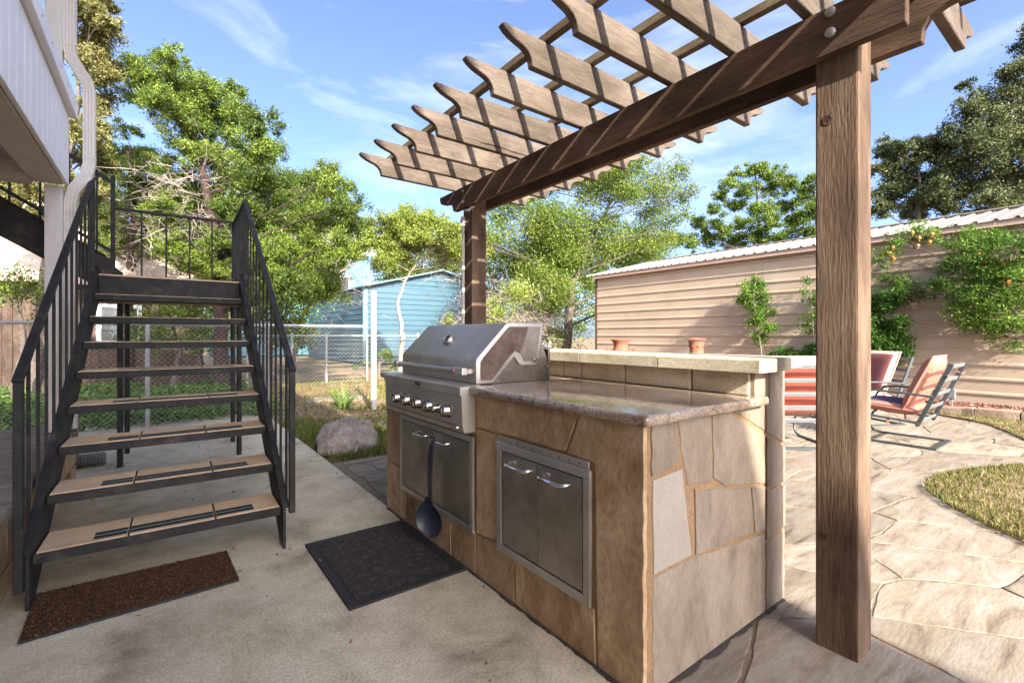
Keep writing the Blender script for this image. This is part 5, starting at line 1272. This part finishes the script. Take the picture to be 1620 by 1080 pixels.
# ------------------------------------------------------------------ patio chairs
def cushion(x0, x1, y0, y1, z0, z1):
    return MB().box(x0, x1, y0, y1, z0, z1)
def chair(label, loc, rot, back_m, edge_m, seat_m, seat_edge):
    c = thing("patio_chair", label, "chair", loc, rot, group="cushioned metal chairs on the flagstone patio")
    W = 0.315
    def cb(mb, name, mat, parent=c, **k): return mb.build(name, mat, parent, world=False, **k)
    # floor loop and spring legs
    cb(MB().box(-W - 0.02, W + 0.02, -0.36, -0.305, 0.002, 0.022).box(-W - 0.02, -W + 0.02, -0.305, 0.30, 0.002, 0.022).box(W - 0.02, W + 0.02, -0.305, 0.30, 0.002, 0.022), "base", M_frame, bevel=0.003)
    for s in (-1, 1):
        x = W * s
        cb(MB().tube([(x, 0.28, 0.014), (x, 0.36, 0.03), (x, 0.40, 0.09), (x, 0.395, 0.17), (x, 0.36, 0.25), (x, 0.30, 0.30), (x, 0.1, 0.285), (x, -0.22, 0.262)], 0.013, 8), "leg", M_frame, smooth=True)
        cb(MB().bar((x, -0.205, 0.245), (x, -0.475, 0.905), 0.022, 0.04, up=(0, 1, 0)), "back_upright", M_frame, bevel=0.003)
        cb(MB().tube([(x * 1.08, -0.335, 0.555), (x * 1.1, -0.1, 0.575), (x * 1.1, 0.15, 0.585), (x * 1.1, 0.26, 0.565), (x * 1.06, 0.33, 0.48), (x, 0.36, 0.36), (x, 0.345, 0.27)], 0.0125, 8), "armrest", M_frame, smooth=True)
        cb(MB().lathe([(0.02, 0), (0.02, 0.03)], 10, (x * 0.98, -0.205, 0.245), (s, 0, 0)), "hinge", M_frame)
    for k in range(5):
        t_ = 0.06 + k * 0.225
        y, z = -0.205 - 0.27 * t_, 0.245 + 0.66 * t_
        cb(MB().bar((-W + 0.012, y - 0.004, z), (W - 0.012, y - 0.004, z), 0.012, 0.042, up=(0, -0.38, 0.92)), "slat", M_slat, bevel=0.002)
    # seat: cushion with gathered front edges
    def puff(p0, p1, ax, th, name, m_face, m_edge, zoff):
        """padded slab between two side-view points, x from -W to W"""
        p0, p1 = Vector((0, *p0)), Vector((0, *p1)); d = (p1 - p0).normalized(); n_ = Vector((0, -d.z, d.y)) * ax
        mb = MB(); nu, nv = 15, 11; L_ = (p1 - p0).length; vs = []; fs = []
        for face in (0, 1):
            for i in range(nu):
                for j in range(nv):
                    u = -1 + 2 * i / (nu - 1); v = j / (nv - 1)
                    e = (1 - abs(u) ** 4) * (1 - abs(2 * v - 1) ** 4)
                    h_ = th * (0.5 + (0.5 * e ** 0.5 if face else -0.5 * e ** 0.5))
                    wr = 0.006 * math.sin(i * 3.1 + j) * (1 - e)
                    q = p0 + d * (L_ * v) + n_ * (h_ + zoff) + Vector(((W - 0.025) * u, 0, 0)) + d * wr
                    vs.append(q)
        def ix(f, i, j): return f * nu * nv + i * nv + j
        for i in range(nu - 1):
            for j in range(nv - 1):
                fs.append((ix(0, i, j), ix(0, i, j + 1), ix(0, i + 1, j + 1), ix(0, i + 1, j)))
                fs.append((ix(1, i, j), ix(1, i + 1, j), ix(1, i + 1, j + 1), ix(1, i, j + 1)))
        mb.add(vs, fs)
        o = cb(mb, name, [m_edge, m_face], smooth=True)
        for pl in o.data.polygons:
            cc = pl.center; nn = pl.normal
            vloc = (Vector((0, cc.y, cc.z)) - p0).dot(d) / L_
            if nn.dot(n_) > 0.5 and abs(cc.x) < W - 0.075 and 0.08 < vloc < 0.92: pl.material_index = 1
        pip = []
        for (sx) in (-1, 1):
            pip.append([p0 + d * (L_ * v) + n_ * (th * 0.5 + zoff) + Vector((sx * (W - 0.02), 0, 0)) for v in (0, 0.25, 0.5, 0.75, 1)])
        for q in pip: cb(MB().tube(q, 0.008, 6), "piping", m_edge, o, smooth=True)
        return o
    puff((-0.20, 0.29), (0.36, 0.335), 1, 0.15, "seat_cushion", seat_m, seat_edge, 0.012)
    puff((-0.145, 0.35), (-0.40, 0.95), -1, 0.15, "back_cushion", back_m, edge_m, 0.006)
    for s in (-1, 1):
        cb(MB().bar((s * 0.29, -0.40, 0.80), (s * 0.335, -0.46, 0.775), 0.02, 0.006), "cushion_tie", edge_m)
        cb(MB().bar((s * 0.30, 0.05, 0.31), (s * 0.335, 0.05, 0.20), 0.02, 0.005), "cushion_tie", edge_m)
    return c
chair("cushioned metal chair with orange sides and purple seat, nearest the lawn patch", (6.78, 1.62, 0), 0.0, M_orange, M_orange, M_navy, M_orange)
chair("cushioned metal chair with maroon back cushion edged in cream, beside the shed border", (7.78, 2.32, 0), math.radians(60), M_maroon, M_cream, M_cream, M_cream)
chair("chair seen from behind through slats between the counter and pergola post", (5.62, 2.36, 0), -YAW, M_red, M_cream, M_red, M_orange)
# ------------------------------------------------------------------ trees and shrubs
tree("juniper_tree", "bright green juniper with several peaks and grey dead twigs behind the landing", "tree", TREE_JUN, L_juniper, M_barkR, 240000, 0.056, tr=0.16, seed=1, up=0.2, aspect=0.32, subs=34, outward=1.0, sig=0.6, spread=1.5, dead=230, deadc=((0.55, 11.2, 3.6), 1.25), twigs=2)
tree("cedar_tree", "olive green cedar with a dark trunk left of the bright juniper", "tree", TREE_CED, L_cedar, M_barkR, 60000, 0.06, tr=0.15, seed=2, up=0.2, aspect=0.32, subs=20, outward=1.0, sig=0.65, spread=1.5, dead=70, deadc=((0.0, 13.4, 3.0), 0.9))
tree("live_oak", "pale olive live oak rising beside the balcony downspout", "tree", TREE_OAK, L_oak, M_bark, 80000, 0.05, tr=0.14, seed=3, up=0.3, aspect=0.5, subs=20, sig=0.7, spread=1.4)
tree("thorn_tree", "crooked pale-trunked tree in front of the blue shed", "tree", TREE_MES, L_mes, M_barkP, 70000, 0.055, tr=0.10, seed=4, up=0.4, subs=16, spread=1.5, twigs=6, dead=110, deadc=((6.7, 12.4, 3.5), 0.9))
tree("leaning_tree", "leaning grey-stemmed tree between the juniper and the blue shed", "tree", TREE_LEA, L_cedar, M_barkP, 50000, 0.065, tr=0.11, seed=5, up=0.3, subs=16, spread=1.5, twigs=5, dead=120, deadc=((4.4, 14.4, 2.9), 0.9))
tree("elm_tree", "broad airy light green tree behind the end of the tan shed", "tree", TREE_ELM, L_elm, M_bark, 150000, 0.078, tr=0.2, seed=6, up=0.3, subs=16, spread=1.9, twigs=5, sig=1.35)
tree("pine_tree", "tufted pine standing beyond the middle of the shed roof", "tree", TREE_PIN, L_pine, M_bark, 60000, 0.11, tr=0.2, seed=8, up=0.4, subs=18, outward=1.0, aspect=0.4, flat=0.7, sig=0.75, spread=1.75)
tree("pine_tree", "smaller pine beyond the shed roof partly hidden by the near pergola post", "tree", TREE_PI2, L_pine, M_bark, 20000, 0.13, tr=0.17, seed=9, up=0.4, subs=18, outward=1.0, aspect=0.4, flat=0.7, sig=0.75, spread=1.75)
tree("dark_oak", "dark evergreen oak over the shed roof just right of the near pergola post", "tree", TREE_OK2, L_dark, M_bark, 60000, 0.08, tr=0.2, seed=10, up=0.3, subs=20, sig=0.7, spread=1.4)
tree("dark_oak", "tallest dark evergreen oak at the right edge above the shed", "tree", TREE_OK3, L_dark, M_bark, 95000, 0.08, tr=0.24, seed=11, up=0.3, subs=20, sig=0.7, spread=1.4)
pom = tree("pomegranate_bush", "leafy pomegranate bush with orange fruit against the tan shed", "bush", TREE_POM, L_pom, M_bark, 36000, 0.038, tr=0.016, seed=12, up=0.4, subs=20, spread=2.3, twigs=8, ground=0.1, aspect=0.42, sig=1.1, core=0.1)
for (x, y, z) in FR:
    MB().lathe([(0.006, 0.036), (0.012, 0.046), (0.008, 0.034), (0.019, 0.026), (0.028, 0.010), (0.029, -0.006), (0.020, -0.022), (0.004, -0.029)], 12, (x, y, z), (0.1, 0.1, -1)).build("fruit", M_fruit, pom, smooth=True)
tree("dark_shrub", "dense dark green shrub behind the patio chairs", "shrub", TREE_SHR, L_shrub, M_bark, 22000, 0.042, tr=0.03, seed=13, up=0.4, subs=12, spread=1.2, ground=0.1)
tree("climbing_plant", "bright green sapling growing up the middle of the tan shed wall", "plant", TREE_VIN, L_pom, M_barkP, 9000, 0.042, tr=0.014, seed=14, up=0.4, subs=16, spread=1.9, ground=0.1, twigs=6, sig=1.3)
tree("climbing_plant", "sparse sapling against the shed just left of the near pergola post", "plant", TREE_VI2, L_pom, M_barkP, 1800, 0.042, tr=0.012, seed=15, up=0.4, subs=14, spread=1.9, ground=0.1, twigs=6, sig=1.3)
tree("low_shrub", "low dark shrub at the shed foot behind the ledge", "shrub", TREE_LOW, L_shrub, M_bark, 8000, 0.042, tr=0.02, seed=16, up=0.4, subs=10, ground=0.1)

def bush(name, label, cat, c, rad, n, leaf, mat, seed, bark=M_bark, k=14, zlo=0.25, dead=0):
    r = random.Random(seed); cl = []
    for _ in range(k):
        a = r.uniform(0, 2 * math.pi); q = math.sqrt(r.random())
        cl.append((c[0] + math.cos(a) * q * rad[0], c[1] + math.sin(a) * q * rad[1], rad[2] * r.uniform(zlo, 0.95), rad[2] * r.uniform(0.10, 0.2)))
    return tree(name, label, cat, (cl, [(c[0], c[1], 0.3), (c[0] + 0.1, c[1], rad[2] * 0.45), (c[0], c[1], rad[2] * 0.8)]), mat, bark, n, leaf, tr=0.07 + rad[2] * 0.012, seed=seed, subs=9, spread=1.3,
                dead=dead, deadc=((c[0], c[1], rad[2] * 0.5), rad[2] * 0.42))
bush("grey_brush", "tangled grey leafless brush beside the end of the tan shed", "brush", (10.6, 13.2, 0), (1.6, 1.2, 3.2), 5200, 0.074, L_mes, 31, k=12, dead=900)
bush("grey_brush", "tangled grey brush right behind the far pergola post", "brush", (8.6, 12.9, 0), (1.3, 1.2, 3.0), 6400, 0.074, L_mes, 32, k=12, dead=600)
bush("evergreen_tree", "round green tree beyond the dead brush and railing", "tree", (15.6, 19.0, 0), (1.6, 1.6, 3.4), 14000, 0.107, L_pine, 33)
bush("evergreen_tree", "wide green tree far behind the elm and the tan shed", "tree", (22.0, 20.0, 0), (5.0, 3.0, 7.6), 32000, 0.164, L_pine, 34, k=34)
bush("evergreen_tree", "green tree far behind the thorn tree and blue shed roof", "tree", (16.5, 33.0, 0), (4.0, 3.0, 8.2), 24000, 0.197, L_cedar, 35, k=26)
bush("evergreen_tree", "dark tree behind the brown outbuilding's pale roof", "tree", (-6.0, 22.0, 0), (3.2, 3.0, 8.5), 28000, 0.164, L_cedar, 36, k=30)
bush("evergreen_tree", "olive tree behind the junipers left of the turquoise house", "tree", (1.2, 22.0, 0), (2.8, 2.5, 7.4), 26000, 0.164, L_juniper, 37, k=26)
bush("evergreen_tree", "green tree between the outbuilding and the chain-link fences", "tree", (2.6, 15.5, 0), (1.2, 1.2, 4.4), 18000, 0.090, L_juniper, 38, k=18, dead=200)
bush("small_shrub", "light green shrub beyond the fence at the foot of the thorn tree", "shrub", (5.6, 14.6, 0), (0.8, 0.4, 0.75), 4400, 0.049, L_pom, 40, k=10)
bush("small_shrub", "yellow-green shrub leaning over the fence under the landing", "shrub", (0.2, 11.6, 0), (0.8, 0.5, 1.9), 8400, 0.049, L_juniper, 41, k=10, zlo=0.55)
bush("small_shrub", "low leafy branch hanging in front of the outbuilding boards left of the stairs", "shrub", (-1.9, 11.0, 0), (0.35, 0.3, 2.3), 1800, 0.049, L_juniper, 42, k=5, zlo=0.75)

yk = thing("yucca_plant", "spiky green yucca growing at the fence by the white post", "plant", (2.42, 7.95, -0.03))
ry_ = random.Random(5)
for k in range(46):
    a = ry_.uniform(0, 2 * math.pi); el = ry_.uniform(0.35, 1.35); l = ry_.uniform(0.28, 0.52)
    d = Vector((math.cos(a) * math.cos(el), math.sin(a) * math.cos(el), math.sin(el))); s_ = Vector((-math.sin(a), math.cos(a), 0)) * 0.014
    p0 = Vector((2.42, 7.95, -0.03)) + Vector((math.cos(a), math.sin(a), 0)) * 0.05
    m_ = p0 + d * l * 0.55; e_ = p0 + d * l - Vector((0, 0, 0.05 * l))
    o = MB().add([p0 - s_, p0 + s_, m_ + s_ * 1.2, m_ - s_ * 1.2, e_, m_ + Vector((0, 0, -0.006))], [(0, 1, 5), (1, 2, 5), (2, 4, 5), (4, 3, 5), (3, 0, 5)]).build("blade", L_pom, yk)
    at = o.data.attributes.new("leaf_value", 'FLOAT', 'POINT'); at.data.foreach_set("value", [ry_.uniform(0.3, 1.0)] * 6)

# ground cover beyond the near fence
gc = np.random.default_rng(17); NG = 42000
P = np.c_[gc.uniform(-5.0, 1.9, NG), gc.uniform(7.85, 13.2, NG), np.zeros(NG)]
hh = np.array([0.10 + 0.22 * (mnoise.noise(Vector((p[0] * 1.3, p[1] * 1.3, 0.5))) + 0.45) for p in P])
P[:, 2] = -0.03 + np.clip(hh, 0.04, 0.5) * gc.uniform(0.15, 1.0, NG)
keep = (P[:, 0] < 1.2 + 0.35 * np.sin(P[:, 1] * 1.7)) & (hh > 0.06)
leaf_mesh("ground_cover", P[keep], np.full(keep.sum(), 0.075), gc, L_cover, None, up=0.6, label="knee-high green ground cover beyond the fence behind the stairs")
